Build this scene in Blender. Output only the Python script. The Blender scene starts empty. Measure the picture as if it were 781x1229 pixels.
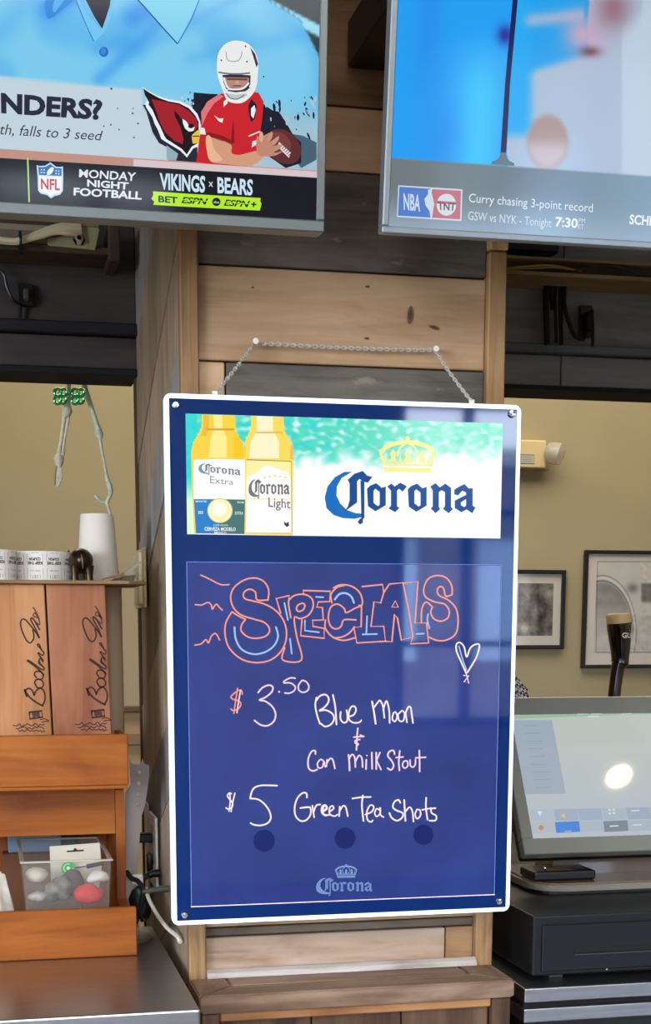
import bpy, bmesh, math, random
from mathutils import Vector, Matrix, noise
from mathutils.geometry import tessellate_polygon
random.seed(7)
S = bpy.context.scene
COL = S.collection

# ---------------------------------------------------------------- camera
W, H = 781, 1229
F_PX, PX0, PY0 = 1755.0, 370.0, 1055.0
PITCH = math.atan(300 / F_PX)
YAW = math.atan(390 / (F_PX / math.cos(PITCH)))
CAM = Vector((-0.507, -2.10, 1.40))
FW = Vector((math.sin(YAW) * math.cos(PITCH), math.cos(YAW) * math.cos(PITCH), -math.sin(PITCH)))
RT = Vector((math.cos(YAW), -math.sin(YAW), 0))
UP = RT.cross(FW)
cd = bpy.data.cameras.new('camera')
cam = bpy.data.objects.new('camera', cd)
COL.objects.link(cam)
cd.sensor_fit = 'AUTO'; cd.sensor_width = 36
cd.lens = F_PX / H * 36
cd.shift_x = (W / 2 - PX0) / H
cd.shift_y = (PY0 - H / 2) / H
cd.clip_start = 0.05
cam.matrix_world = Matrix(((RT.x, UP.x, -FW.x, CAM.x), (RT.y, UP.y, -FW.y, CAM.y), (RT.z, UP.z, -FW.z, CAM.z), (0, 0, 0, 1)))
S.camera = cam

S.view_settings.view_transform = 'Standard'
S.view_settings.look = 'None'
S.view_settings.gamma = 1.0
S.view_settings.use_curve_mapping = False
S.view_settings.exposure = 0.0

# ---------------------------------------------------------------- daylight sky
wd = bpy.data.worlds.new('sky'); S.world = wd; wd.use_nodes = True
wn = wd.node_tree.nodes; wl_ = wd.node_tree.links
bg = wn['Background']
tc = wn.new('ShaderNodeTexCoord'); sx = wn.new('ShaderNodeSeparateXYZ'); cr = wn.new('ShaderNodeValToRGB')
wl_.new(tc.outputs['Generated'], sx.inputs[0]); wl_.new(sx.outputs['Z'], cr.inputs[0]); wl_.new(cr.outputs[0], bg.inputs[0])
cr.color_ramp.elements[0].position = 0.0; cr.color_ramp.elements[0].color = (0.80, 0.88, 1.0, 1)
cr.color_ramp.elements[1].position = 0.8; cr.color_ramp.elements[1].color = (0.35, 0.58, 1.0, 1)
bg.inputs[1].default_value = 22.0

def area_light(name, loc, rot, sx_, sy_, power, color, shadow=True):
    ld = bpy.data.lights.new(name, 'AREA'); ld.shape = 'RECTANGLE'; ld.size = sx_; ld.size_y = sy_
    ld.energy = power; ld.color = color
    o = bpy.data.objects.new(name, ld); COL.objects.link(o); o.location = loc; o.rotation_euler = rot
    return o
# daylight entering by the big street windows behind the camera, and the ceiling lighting of the two rooms
WIN = [(-3.4, -1.6), (-1.3, 0.5), (1.72, 3.42), (3.75, 5.3)]
for a, b in WIN:
    o = area_light('window_portal', ((a + b) / 2, -6.12, 1.75), (math.radians(90), 0, 0), b - a, 1.8, 10, (1, 1, 1))
    o.data.cycles.is_portal = True
o = area_light('window_portal', (-3.92, -3.2, 1.75), (math.radians(90), 0, math.radians(-90)), 2.6, 1.8, 10, (1, 1, 1))  # portal of the added side window, for light on the pillar's left face
o.data.cycles.is_portal = True
area_light('bar_ceiling_light', (-0.2, -3.4, 2.97), (0, 0, 0), 3.4, 2.0, 110, (1.0, 0.92, 0.82))
area_light('dining_ceiling_light', (0.9, 2.5, 2.97), (0, 0, 0), 3.6, 1.3, 58, (1.0, 0.92, 0.80))

# ---------------------------------------------------------------- pixel <-> world
def ray(px, py):
    return FW + RT * ((px - PX0) / F_PX) - UP * ((py - PY0) / F_PX)
def at(px, py, Y):
    d = ray(px, py); return CAM + d * ((Y - CAM.y) / d.y)
def atz(px, py, Z):
    d = ray(px, py); return CAM + d * ((Z - CAM.z) / d.z)
def atx(px, py, X):
    d = ray(px, py); return CAM + d * ((X - CAM.x) / d.x)
def proj(p):
    v = Vector(p) - CAM; z = v.dot(FW)
    return (PX0 + F_PX * v.dot(RT) / z, PY0 - F_PX * v.dot(UP) / z)

# ---------------------------------------------------------------- helpers
def lin(c):
    r = []
    for v in c[:3]:
        v = v / 255.0
        r.append(v / 12.92 if v <= 0.04045 else ((v + 0.055) / 1.055) ** 2.4)
    return (r[0], r[1], r[2], 1.0)
WL = {}
def wloc(o): return WL.get(o.name, Vector((0, 0, 0))) if o else Vector((0, 0, 0))
def finish(name, me, mats, parent, origin=None, kind=None, label=None):
    n = len(me.vertices)
    if origin is None:
        mn = [1e9] * 3; mx = [-1e9] * 3
        for v in me.vertices:
            for i in range(3):
                mn[i] = min(mn[i], v.co[i]); mx[i] = max(mx[i], v.co[i])
        origin = Vector(((mn[0] + mx[0]) / 2, (mn[1] + mx[1]) / 2, mn[2]))
    origin = Vector(origin)
    me.transform(Matrix.Translation(-origin))
    o = bpy.data.objects.new(name, me); COL.objects.link(o)
    for m in (mats if isinstance(mats, (list, tuple)) else [mats]):
        me.materials.append(m)
    if parent: o.parent = parent
    o.location = origin - wloc(parent)
    WL[o.name] = origin
    if kind: o['kind'] = kind
    if label: o['label'] = label
    return o
def obj(name, bm, mats, parent=None, smooth=False, kind=None, label=None, origin=None):
    me = bpy.data.meshes.new(name)
    bmesh.ops.recalc_face_normals(bm, faces=bm.faces[:])
    if smooth:
        for f in bm.faces: f.smooth = True
    bm.to_mesh(me); bm.free()
    if smooth:
        me.set_sharp_from_angle(angle=math.radians(40))
    return finish(name, me, mats, parent, origin, kind, label)
def thing(name, label, cat, loc, group=None):
    o = bpy.data.objects.new(name, None); COL.objects.link(o); o.empty_display_size = 0.05
    o.location = loc; WL[o.name] = Vector(loc)
    o['label'] = label; o['category'] = cat
    if group: o['group'] = group
    return o
def structure(name, loc=(0, 0, 0), label=None):
    o = bpy.data.objects.new(name, None); COL.objects.link(o); o.empty_display_size = 0.05
    o.location = loc; WL[o.name] = Vector(loc); o['kind'] = 'structure'
    if label: o['label'] = label
    return o
def tag(o, label, cat, group=None):
    o['label'] = label; o['category'] = cat
    if group: o['group'] = group
    return o
def B(): return bmesh.new()
def box(bm, x0, x1, y0, y1, z0, z1, bev=0.0, mat=None, seg=1):
    r = bmesh.ops.create_cube(bm, size=1.0)
    vs = r['verts']
    sx_, sy_, sz_ = abs(x1 - x0), abs(y1 - y0), abs(z1 - z0)
    for v in vs:
        v.co = Vector((v.co.x * sx_ + (x0 + x1) / 2, v.co.y * sy_ + (y0 + y1) / 2, v.co.z * sz_ + (z0 + z1) / 2))
    if bev > 0:
        bev = min(bev, sx_ * .45, sy_ * .45, sz_ * .45)
        es = list({e for v in vs for e in v.link_edges})
        rr = bmesh.ops.bevel(bm, geom=es, offset=bev, segments=seg, profile=0.5, affect='EDGES')
        vs = list(set(rr['verts']) | {v for v in vs if v.is_valid})
    if mat is not None:
        seen = set(v for v in vs if v.is_valid)
        for v in seen: v.co = mat @ v.co
    return vs
def prism(bm, pts, d):
    """pts: list of 3D points (planar loop); d: extrusion vector"""
    a = [bm.verts.new(Vector(p)) for p in pts]; d = Vector(d)
    b = [bm.verts.new(Vector(p) + d) for p in pts]
    n = len(a)
    bm.faces.new(a); bm.faces.new(b[::-1])
    for i in range(n):
        j = (i + 1) % n
        bm.faces.new((a[i], b[i], b[j], a[j]))
def tube(bm, pts, rad, n=10, cap=True, flat=1.0):
    pts = [Vector(p) for p in pts]; m = len(pts)
    if not isinstance(rad, (list, tuple)): rad = [rad] * m
    t0 = (pts[1] - pts[0]).normalized()
    ref = Vector((0, 1, 0)) if abs(t0.y) < .9 else Vector((1, 0, 0))
    u = t0.cross(ref).normalized(); rings = []
    for i in range(m):
        t = (pts[min(i + 1, m - 1)] - pts[max(i - 1, 0)])
        if t.length < 1e-9: t = t0
        t.normalize()
        u = (u - t * u.dot(t)).normalized(); w = t.cross(u)
        rings.append([bm.verts.new(pts[i] + (u * math.cos(2 * math.pi * k / n) + w * math.sin(2 * math.pi * k / n) * flat) * rad[i]) for k in range(n)])
    for i in range(m - 1):
        for k in range(n):
            l = (k + 1) % n
            bm.faces.new((rings[i][k], rings[i][l], rings[i + 1][l], rings[i + 1][k]))
    if cap:
        bm.faces.new(rings[0][::-1]); bm.faces.new(rings[-1])
def lathe(bm, prof, c, n=32, axis='Z', cap=True):
    """prof: (radius, height) pairs around an axis through c"""
    c = Vector(c); rings = []
    for r, h in prof:
        ring = []
        for k in range(n):
            a = 2 * math.pi * k / n
            if axis == 'Z': p = Vector((r * math.cos(a), r * math.sin(a), h))
            elif axis == 'Y': p = Vector((r * math.cos(a), h, r * math.sin(a)))
            else: p = Vector((h, r * math.cos(a), r * math.sin(a)))
            ring.append(bm.verts.new(c + p))
        rings.append(ring)
    for i in range(len(rings) - 1):
        for k in range(n):
            l = (k + 1) % n
            bm.faces.new((rings[i][k], rings[i][l], rings[i + 1][l], rings[i + 1][k]))
    if cap:
        bm.faces.new(rings[0][::-1]); bm.faces.new(rings[-1])
def ball(bm, c, r, sub=2, scale=(1, 1, 1)):
    rr = bmesh.ops.create_icosphere(bm, subdivisions=sub, radius=1.0)
    for v in rr['verts']:
        v.co = Vector((v.co.x * r * scale[0] + c[0], v.co.y * r * scale[1] + c[1], v.co.z * r * scale[2] + c[2]))
    return rr['verts']
def smooth_pts(pts, closed=False, k=5):
    n = len(pts); out = []
    rng = range(n) if closed else range(n - 1)
    for i in rng:
        g = (lambda j: pts[j % n]) if closed else (lambda j: pts[max(0, min(n - 1, j))])
        p0, p1, p2, p3 = g(i - 1), g(i), g(i + 1), g(i + 2)
        for s in range(k):
            t = s / k
            out.append(tuple(0.5 * ((2 * b) + (-a + c) * t + (2 * a - 5 * b + 4 * c - d) * t * t + (-a + 3 * b - 3 * c + d) * t ** 3)
                             for a, b, c, d in zip(p0, p1, p2, p3)))
    if not closed: out.append(tuple(pts[-1]))
    return out

# ---------------------------------------------------------------- materials
def mat(name, color, rough=0.5, metal=0.0, spec=0.5, noise_amt=0.0, noise_scale=30, bump=0.0, trans=0.0, alpha=1.0, coat=0.0, emit=None, es=0.0, ior=1.45, aniso=None):
    m = bpy.data.materials.new(name); m.use_nodes = True
    nt = m.node_tree; b = nt.nodes['Principled BSDF']
    c = lin(color)
    b.inputs['Base Color'].default_value = c
    b.inputs['Roughness'].default_value = rough; b.inputs['Metallic'].default_value = metal
    b.inputs['Specular IOR Level'].default_value = spec; b.inputs['IOR'].default_value = ior
    b.inputs['Transmission Weight'].default_value = trans; b.inputs['Alpha'].default_value = alpha
    b.inputs['Coat Weight'].default_value = coat; b.inputs['Coat Roughness'].default_value = 0.03
    if emit: b.inputs['Emission Color'].default_value = lin(emit); b.inputs['Emission Strength'].default_value = es
    if noise_amt or bump:
        t = nt.nodes.new('ShaderNodeTexCoord'); mp = nt.nodes.new('ShaderNodeMapping'); nz = nt.nodes.new('ShaderNodeTexNoise')
        nt.links.new(t.outputs['Object'], mp.inputs[0]); nt.links.new(mp.outputs[0], nz.inputs[0])
        if aniso: mp.inputs['Scale'].default_value = aniso
        nz.inputs['Scale'].default_value = noise_scale; nz.inputs['Detail'].default_value = 5
        if noise_amt:
            rp = nt.nodes.new('ShaderNodeValToRGB'); nt.links.new(nz.outputs[0], rp.inputs[0])
            rp.color_ramp.elements[0].position = .3; rp.color_ramp.elements[1].position = .7
            rp.color_ramp.elements[0].color = tuple(v * (1 - noise_amt) for v in c[:3]) + (1,)
            rp.color_ramp.elements[1].color = tuple(min(1, v * (1 + noise_amt)) for v in c[:3]) + (1,)
            nt.links.new(rp.outputs[0], b.inputs['Base Color'])
        if bump:
            bp = nt.nodes.new('ShaderNodeBump'); bp.inputs['Strength'].default_value = bump; bp.inputs['Distance'].default_value = .002
            nt.links.new(nz.outputs[0], bp.inputs['Height']); nt.links.new(bp.outputs[0], b.inputs['Normal'])
    return m
def wood(name, dark, mid, light, along='X', scale=9.0, rough=0.6, stretch=14.0, bump=0.25, spots=None, vary=0.18, spec=0.35, coat=0.0):
    m = bpy.data.materials.new(name); m.use_nodes = True
    nt = m.node_tree; N = nt.nodes; L = nt.links; b = N['Principled BSDF']
    b.inputs['Roughness'].default_value = rough; b.inputs['Specular IOR Level'].default_value = spec
    b.inputs['Coat Weight'].default_value = coat; b.inputs['Coat Roughness'].default_value = .15
    t = N.new('ShaderNodeTexCoord'); oi = N.new('ShaderNodeObjectInfo'); mu = N.new('ShaderNodeMath'); mu.operation = 'MULTIPLY'; mu.inputs[1].default_value = 37.0
    ad = N.new('ShaderNodeVectorMath'); ad.operation = 'ADD'
    L.new(oi.outputs['Random'], mu.inputs[0]); L.new(t.outputs['Object'], ad.inputs[0]); L.new(mu.outputs[0], ad.inputs[1])
    mp = N.new('ShaderNodeMapping'); L.new(ad.outputs[0], mp.inputs[0])
    s = {'X': (1, stretch, stretch), 'Y': (stretch, 1, stretch), 'Z': (stretch, stretch, 1)}[along]
    mp.inputs['Scale'].default_value = s
    nz = N.new('ShaderNodeTexNoise'); nz.inputs['Scale'].default_value = scale * .35; nz.inputs['Detail'].default_value = 8; nz.inputs['Roughness'].default_value = .62; nz.inputs['Distortion'].default_value = 1.2
    L.new(mp.outputs[0], nz.inputs[0])
    mp2 = N.new('ShaderNodeMapping'); L.new(ad.outputs[0], mp2.inputs[0])
    mp2.inputs['Scale'].default_value = {'X': (1, 2.4, 2.4), 'Y': (2.4, 1, 2.4), 'Z': (2.4, 2.4, 1)}[along]
    nz2 = N.new('ShaderNodeTexNoise'); nz2.inputs['Scale'].default_value = scale * .8; nz2.inputs['Detail'].default_value = 4; nz2.inputs['Distortion'].default_value = .8
    L.new(mp2.outputs[0], nz2.inputs[0])
    mx = N.new('ShaderNodeMix'); mx.data_type = 'FLOAT'; mx.inputs[0].default_value = .5
    L.new(nz.outputs[0], mx.inputs[2]); L.new(nz2.outputs[0], mx.inputs[3])
    rp = N.new('ShaderNodeValToRGB'); L.new(mx.outputs[0], rp.inputs[0])
    e = rp.color_ramp.elements; e[0].position = .36; e[0].color = lin(dark); e[1].position = .66; e[1].color = lin(light)
    q = e.new(.5); q.color = lin(mid)
    hv = N.new('ShaderNodeHueSaturation'); L.new(rp.outputs[0], hv.inputs['Color'])
    mr = N.new('ShaderNodeMapRange'); L.new(oi.outputs['Random'], mr.inputs[0]); mr.inputs[3].default_value = 1 - vary; mr.inputs[4].default_value = 1 + vary
    L.new(mr.outputs[0], hv.inputs['Value'])
    out = hv.outputs[0]
    if spots:
        n3 = N.new('ShaderNodeTexNoise'); n3.inputs['Scale'].default_value = spots[1]; n3.inputs['Detail'].default_value = 6
        L.new(mp2.outputs[0], n3.inputs[0])
        r3 = N.new('ShaderNodeValToRGB'); L.new(n3.outputs[0], r3.inputs[0]); r3.color_ramp.elements[0].position = spots[2]; r3.color_ramp.elements[1].position = spots[2] + .05
        m3 = N.new('ShaderNodeMix'); m3.data_type = 'RGBA'; L.new(r3.outputs[0], m3.inputs[0]); L.new(out, m3.inputs[6]); m3.inputs[7].default_value = lin(spots[0]); out = m3.outputs[2]
    L.new(out, b.inputs['Base Color'])
    bp = N.new('ShaderNodeBump'); bp.inputs['Strength'].default_value = bump; bp.inputs['Distance'].default_value = .003
    L.new(nz.outputs[0], bp.inputs['Height']); L.new(bp.outputs[0], b.inputs['Normal'])
    return m
_em = {}
def emis(color, strength=1.0, rough=0.12, spec=0.25, base=None):
    """a lit display colour under a glossy face"""
    k = (tuple(color), strength, rough, spec, base)
    if k not in _em:
        m = mat('lit_%d_%d_%d' % tuple(int(c) for c in color[:3]), base or (8, 8, 10), rough=rough, spec=spec, emit=color, es=strength)
        _em[k] = m
    return _em[k]
_pr = {}
def ink(color, rough=.5):
    k = (tuple(color), rough)
    if k not in _pr: _pr[k] = mat('ink_%d_%d_%d' % tuple(int(c) for c in color[:3]), color, rough=rough)
    return _pr[k]

M = {}
M['tan_plank'] = wood('tan_plank', (164, 128, 92), (194, 156, 116), (210, 176, 138), 'X', 7, spots=((120, 84, 56), 5, .66))
M['brown_plank'] = wood('brown_plank', (122, 90, 58), (158, 122, 84), (176, 140, 100), 'X', 7)
M['dark_plank'] = wood('dark_plank', (62, 58, 52), (92, 86, 77), (116, 108, 96), 'X', 9, spots=((128, 118, 102), 14, .64), bump=.5)
M['mid_plank'] = wood('mid_plank', (86, 72, 58), (108, 92, 74), (124, 108, 88), 'X', 9, bump=.4)
M['trim_wood'] = wood('trim_wood', (112, 82, 50), (150, 114, 74), (172, 138, 96), 'Z', 9)
M['trim_pale'] = wood('trim_pale', (150, 118, 76), (184, 152, 104), (206, 176, 130), 'Z', 9)
M['side_brown'] = wood('side_brown', (122, 104, 84), (152, 132, 108), (172, 150, 126), 'Z', 6)
M['side_grey'] = wood('side_grey', (112, 110, 104), (138, 134, 128), (156, 150, 144), 'Z', 6)
M['ledge_wood'] = wood('ledge_wood', (98, 72, 54), (136, 108, 86), (170, 142, 120), 'X', 8, rough=.45)
M['ledge_dark'] = wood('ledge_dark', (50, 34, 24), (84, 60, 44), (112, 84, 62), 'Z', 7, rough=.5)
M['ledge_orange'] = wood('ledge_orange', (140, 90, 50), (176, 124, 78), (190, 140, 96), 'X', 7)
M['moulding'] = wood('moulding', (150, 134, 122), (190, 178, 168), (216, 208, 200), 'X', 8, rough=.4)
M['wall'] = mat('wall_paint', (174, 160, 124), rough=.85, noise_amt=.04, noise_scale=3, bump=.05)
M['wall_low'] = mat('wall_lower_paint', (190, 160, 118), rough=.8, noise_amt=.03, noise_scale=3)
M['ceiling'] = mat('ceiling_paint', (214, 208, 198), rough=.9, noise_amt=.03, noise_scale=2)
M['floor'] = wood('floor_boards', (60, 42, 30), (86, 62, 44), (106, 80, 58), 'Y', 4, rough=.4)
M['header'] = wood('header_dark', (46, 41, 38), (58, 53, 49), (70, 64, 59), 'X', 6, rough=.55, bump=.12, vary=.06)
M['header_trim'] = wood('header_trim', (22, 22, 26), (30, 30, 35), (38, 38, 42), 'X', 6, rough=.4, bump=.1)
M['header_r'] = wood('header_grey', (98, 98, 94), (118, 118, 114), (134, 134, 130), 'X', 6, rough=.55, bump=.12, vary=.06)
M['header_rt'] = wood('header_grey_trim', (76, 82, 84), (90, 96, 98), (104, 110, 112), 'X', 6, rough=.4, bump=.1)
M['black'] = mat('black_plastic', (14, 14, 15), rough=.38)
M['blackm'] = mat('black_matte', (12, 11, 11), rough=.8)
M['steel'] = mat('brushed_steel', (176, 178, 180), rough=.30, metal=1.0, noise_amt=.10, noise_scale=8, aniso=(1, 30, 30), bump=.03)
M['chrome'] = mat('chrome', (210, 210, 212), rough=.12, metal=1.0)
M['white'] = mat('white_plastic', (228, 226, 218), rough=.4)
M['cream'] = mat('cream_plastic', (214, 196, 150), rough=.45)

# ---------------------------------------------------------------- room shell
def struct(name, bm, m, **k):
    o = obj(name, bm, m, **k); o['kind'] = 'structure'; return o
XL, XR, YF, YB, ZC = -3.8, 5.6, -6.0, 3.5, 3.0
b = B(); box(b, XL, XR, YF - 1, YB + .1, -.1, 0); struct('floor', b, M['floor'])
b = B(); box(b, XL, XR, YF - .1, YB + .1, ZC, ZC + .1); struct('ceiling', b, M['ceiling'])
wb = structure('wall_back', (0.9, YB, 0))
b = B(); box(b, XL, XR, YB, YB + .1, 1.095, ZC); obj('upper_wall', b, M['wall'], wb)
b = B(); box(b, XL, XR, YB + .002, YB + .1, 0, 1.095); obj('lower_wall', b, M['wall_low'], wb)
LW = (-4.5, -1.9)
b = B(); box(b, XL - .1, XL, YF, LW[0], 0, ZC); box(b, XL - .1, XL, LW[1], YB, 0, ZC); box(b, XL - .1, XL, LW[0], LW[1], 0, .85); box(b, XL - .1, XL, LW[0], LW[1], 2.65, ZC); struct('wall_left', b, M['wall'])
b = B(); box(b, XR, XR + .1, YF, YB, 0, ZC); struct('wall_right', b, M['wall'])
b = B()
xs = [XL] + [v for w in WIN for v in w] + [XR]
for i in range(0, len(xs), 2): box(b, xs[i], xs[i + 1], YF - .1, YF, 0, ZC)
for a, c in WIN: box(b, a, c, YF - .1, YF, 0, .85); box(b, a, c, YF - .1, YF, 2.65, ZC)
struct('wall_front', b, M['wall'])
wf = mat('window_frame_paint', (60, 50, 42), rough=.5)
for k, (a, c) in enumerate(WIN):
    w = structure('window_%d' % (k + 1), ((a + c) / 2, YF, .85))
    b = B()
    for x in (a + .03, c - .03): box(b, x - .03, x + .03, YF - .08, YF - .02, .85, 2.65)
    for z in (.88, 2.62): box(b, a, c, YF - .08, YF - .02, z - .03, z + .03)
    obj('window_frame', b, wf, w)
    b = B(); m_ = (a + c) / 2
    
    for f in (.25, .5, .78): xm_ = a + (c - a) * f; box(b, xm_ - .03, xm_ + .03, YF - .07, YF - .03, .9, 2.6)
    for zz in (1.30, 2.02): box(b, a, c, YF - .07, YF - .03, zz, zz + .035)
    obj('muntins', b, wf, w)
w = structure('window_5', (XL, -3.2, .85))  # unseen window added in the left wall to brighten the pillar's left face
b = B()
for y in (LW[0] + .03, LW[1] - .03): box(b, XL - .08, XL - .02, y - .03, y + .03, .85, 2.65)
for z in (.88, 2.62): box(b, XL - .08, XL - .02, LW[0], LW[1], z - .03, z + .03)
box(b, XL - .07, XL - .03, -3.22, -3.18, .9, 2.6)
obj('window_frame', b, wf, w)
# brick building across the street, mirrored in the sign
bk = thing('street_building', 'grey brick building across the street, seen through the windows behind the camera', 'building', (2, -16, -0.5))
b = B(); box(b, -9, 16, -17, -16, -1.0, 3.4); obj('facade', b, mat('facade_brick', (120, 104, 92), rough=.9, noise_amt=.2, noise_scale=3), bk)
b = B(); box(b, -9.2, 16.2, -17, -15.8, 3.4, 3.6); obj('cornice', b, mat('cornice_stone', (170, 164, 150), rough=.8), bk)
gl = mat('far_pane', (150, 170, 190), rough=.1, metal=.3)
for i in range(14):
    x = -8.4 + i * 1.75
    b = B(); box(b, x, x + .95, -16.02, -15.98, 1.0, 2.5); obj('window', b, gl, bk)
b = B(); box(b, -12, 18, -15.9, -7.05, -.35, -.25); struct('street', b, mat('asphalt', (92, 92, 94), rough=.9, noise_amt=.1))

# chair rail on the far wall
zr = at(160, 851, YB - .02).z
b = B(); box(b, XL, XR, YB - .03, YB, zr - .012, zr + .012, .004); struct('trim_1', b, mat('rail_brown', (104, 78, 54), rough=.5))
zr2 = at(160, 887, YB - .02).z
b = B(); box(b, XL, XR, YB - .025, YB, zr2 - .024, zr2 + .024, .004); struct('trim_2', b, mat('rail_tan', (150, 118, 84), rough=.5))

# ---------------------------------------------------------------- pillar
PXL, PXR, PYB = -.2285, .2410, .63
pil = structure('pillar', (0.006, .3, 0), 'timber-clad square pillar of mixed brown and charcoal planks')
b = B(); box(b, PXL + .012, PXR - .012, .014, PYB - .004, 0, ZC); obj('core', b, M['blackm'], pil)
def zat(px, py, Y=0): return at(px, py, Y).z
TL, TR = at(236.5, 310, 0).x, at(584, 332, 0).x
bands = [(3.0, zat(420, -60), 'brown_plank'), (zat(420, -60), zat(420, 127), 'brown_plank'), (zat(420, 127), zat(420, 206), 'tan_plank'), (zat(420, 206), zat(420, 325.5), 'dark_plank'),
         (zat(420, 325.5), zat(420, 439), 'tan_plank')]
g = .0012
for zt, zb, mm in bands:
    b = B(); box(b, TL, TR, .002 + random.uniform(0, .002), .02, zb + g, zt - g, .0015); obj('plank', b, M[mm], pil)
zt, zb = zat(420, 439), zat(420, 520)
xm = at(271, 440, 0).x
b = B(); box(b, TL, xm - g, .004, .02, zb + g, zt - g, .0015); obj('plank', b, M['tan_plank'], pil)
b = B(); box(b, xm + g, TR, .003, .02, zb + g, zt - g, .0015); obj('plank', b, M['dark_plank'], pil)
z = zb; ks = ['tan_plank', 'mid_plank', 'brown_plank', 'tan_plank', 'dark_plank', 'tan_plank']
zlast = zat(420, 1107)
hs = (z - zlast) / 6
for k in range(6):
    b = B(); box(b, TL, TR, .002 + random.uniform(0, .002), .02, z - hs + g, z - g, .0015); obj('plank', b, M[ks[k]], pil); z -= hs
b = B(); box(b, TL, TR, .004, .02, zat(420, 1118) + g, z - g, .0015); obj('plank', b, M['mid_plank'], pil)
pale = wood('pale_bottom_plank', (150, 120, 96), (186, 156, 130), (206, 180, 156), 'X', 7, spots=((120, 96, 80), 8, .66))
xr = at(535, 1130, 0).x
b = B(); box(b, TL, xr - g, .002, .02, .86, zat(420, 1118) - g, .0015); obj('plank', b, pale, pil)
b = B(); box(b, xr + g, TR, .004, .02, .86, zat(420, 1118) - g, .0015); obj('plank', b, M['brown_plank'], pil)
# corner trims of the front face
b = B(); box(b, PXL, TL, -.010, .016, 0, ZC, .002); obj('corner_trim', b, M['trim_wood'], pil)
ztc = zat(596, 303)
b = B(); box(b, TR, PXR, -.010, .016, 0, ztc - .001, .002); obj('corner_trim', b, M['trim_wood'], pil)
b = B(); box(b, TR, PXR + .001, -.012, .016, ztc + .001, ZC, .002); obj('corner_trim', b, M['trim_pale'], pil, label='paler upper length of the corner trim')
# slanted planks of the left face, sloping down towards the back
sl = .42; z = 3.35; i = 0
while z > -.1:
    w_ = [.17, .12, .20, .14, .11, .18][i % 6]
    za, zb = z - g, z - w_ + g; ya, yb = .017, PYB - .02
    b = B()
    lo = PXL + .0015 + random.uniform(0, .0025)
    prism(b, [(lo, ya, za), (lo, yb, za - sl * (yb - ya)), (lo, yb, zb - sl * (yb - ya)), (lo, ya, zb)], (.012, 0, 0))
    if z - w_ - sl * .6 > -.02 and z < 3.0: obj('side_plank', b, M[['side_brown', 'side_grey', 'side_brown', 'side_brown', 'side_grey', 'side_brown'][i % 6]], pil)
    else: b.free()
    z -= w_; i += 1
b = B(); box(b, PXL - .001, PXL + .012, PYB - .02, PYB, 0, ZC, .001); obj('back_trim', b, mat('back_trim_brown', (70, 44, 28), rough=.6), pil)
# right face, vertical boards
for k in range(4):
    y0 = .018 + k * .153
    b = B(); box(b, PXR - .012, PXR - .001, y0 + g, y0 + .153 - g, 0, ZC); obj('side_plank', b, M['side_brown'], pil)

# ---------------------------------------------------------------- plinth under the pillar front
LF = -.117; lz = .8914; LX0, LX1 = PXL - .001, PXR - .002
led = structure('plinth', (0.006, LF / 2, 0), 'boxed wooden plinth with mitred cap under the pillar')
b = B()
prism(b, [(TL, -.001, .9025), (TL, -.006, .9025), (TL, -.014, .899), (TL, -.017, .893), (TL, -.017, lz), (TL, -.001, lz)], (TR - TL, 0, 0))
obj('moulding', b, M['moulding'], led)
def cap_piece(pts, mm):
    b = B(); prism(b, [(x, y, lz - .0005) for x, y in pts], (0, 0, -.026))
    bmesh.ops.bevel(b, geom=[e for e in b.edges], offset=.0022, segments=2, affect='EDGES'); obj('cap_board', b, mm, led)
cw = .055
cap_piece([(LX0, LF), (LX1, LF), (LX1 - cw, LF + cw), (LX0 + cw, LF + cw)], M['ledge_wood'])
cap_piece([(LX0, LF + .001), (LX0 + cw - .001, LF + cw), (LX0 + cw - .001, -.012), (LX0, -.012)], wood('cap_side', (84, 60, 44), (122, 94, 74), (156, 128, 106), 'Y', 8))
cap_piece([(LX1, LF + .001), (LX1, -.012), (LX1 - cw + .001, -.012), (LX1 - cw + .001, LF + cw)], wood('cap_side2', (84, 60, 44), (122, 94, 74), (156, 128, 106), 'Y', 8))
cap_piece([(LX0 + cw, LF + cw + .001), (LX1 - cw, LF + cw + .001), (LX1 - cw, -.012), (LX0 + cw, -.012)], M['ledge_wood'])
fz = lz - .028
b = B(); box(b, LX0 + .004, LX0 + .030, LF + .006, LF + .024, 0, fz, .002); obj('stile', b, M['ledge_dark'], led)
b = B(); box(b, LX1 - .032, LX1 - .004, LF + .006, LF + .024, 0, fz, .002); obj('stile', b, M['ledge_dark'], led)
b = B(); box(b, LX0 + .031, LX1 - .033, LF + .010, LF + .024, fz - .014, fz, .002); obj('rail', b, M['ledge_orange'], led)
b = B(); box(b, LX0 + .031, LX1 - .033, LF + .010, LF + .024, 0, .10, .002); obj('rail', b, M['ledge_dark'], led)
x = LX0 + .031
for k in range(3):
    w_ = (LX1 - .033 - LX0 - .031) / 3
    b = B(); box(b, x + g, x + w_ - g, LF + .020, LF + .03, .10, fz - .014, .001); obj('panel', b, M['ledge_dark'], led); x += w_
b = B(); box(b, LX0 + .004, LX0 + .014, LF + .025, -.013, 0, fz); box(b, LX1 - .014, LX1 - .004, LF + .025, -.013, 0, fz); obj('side_panels', b, M['ledge_dark'], led)

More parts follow.
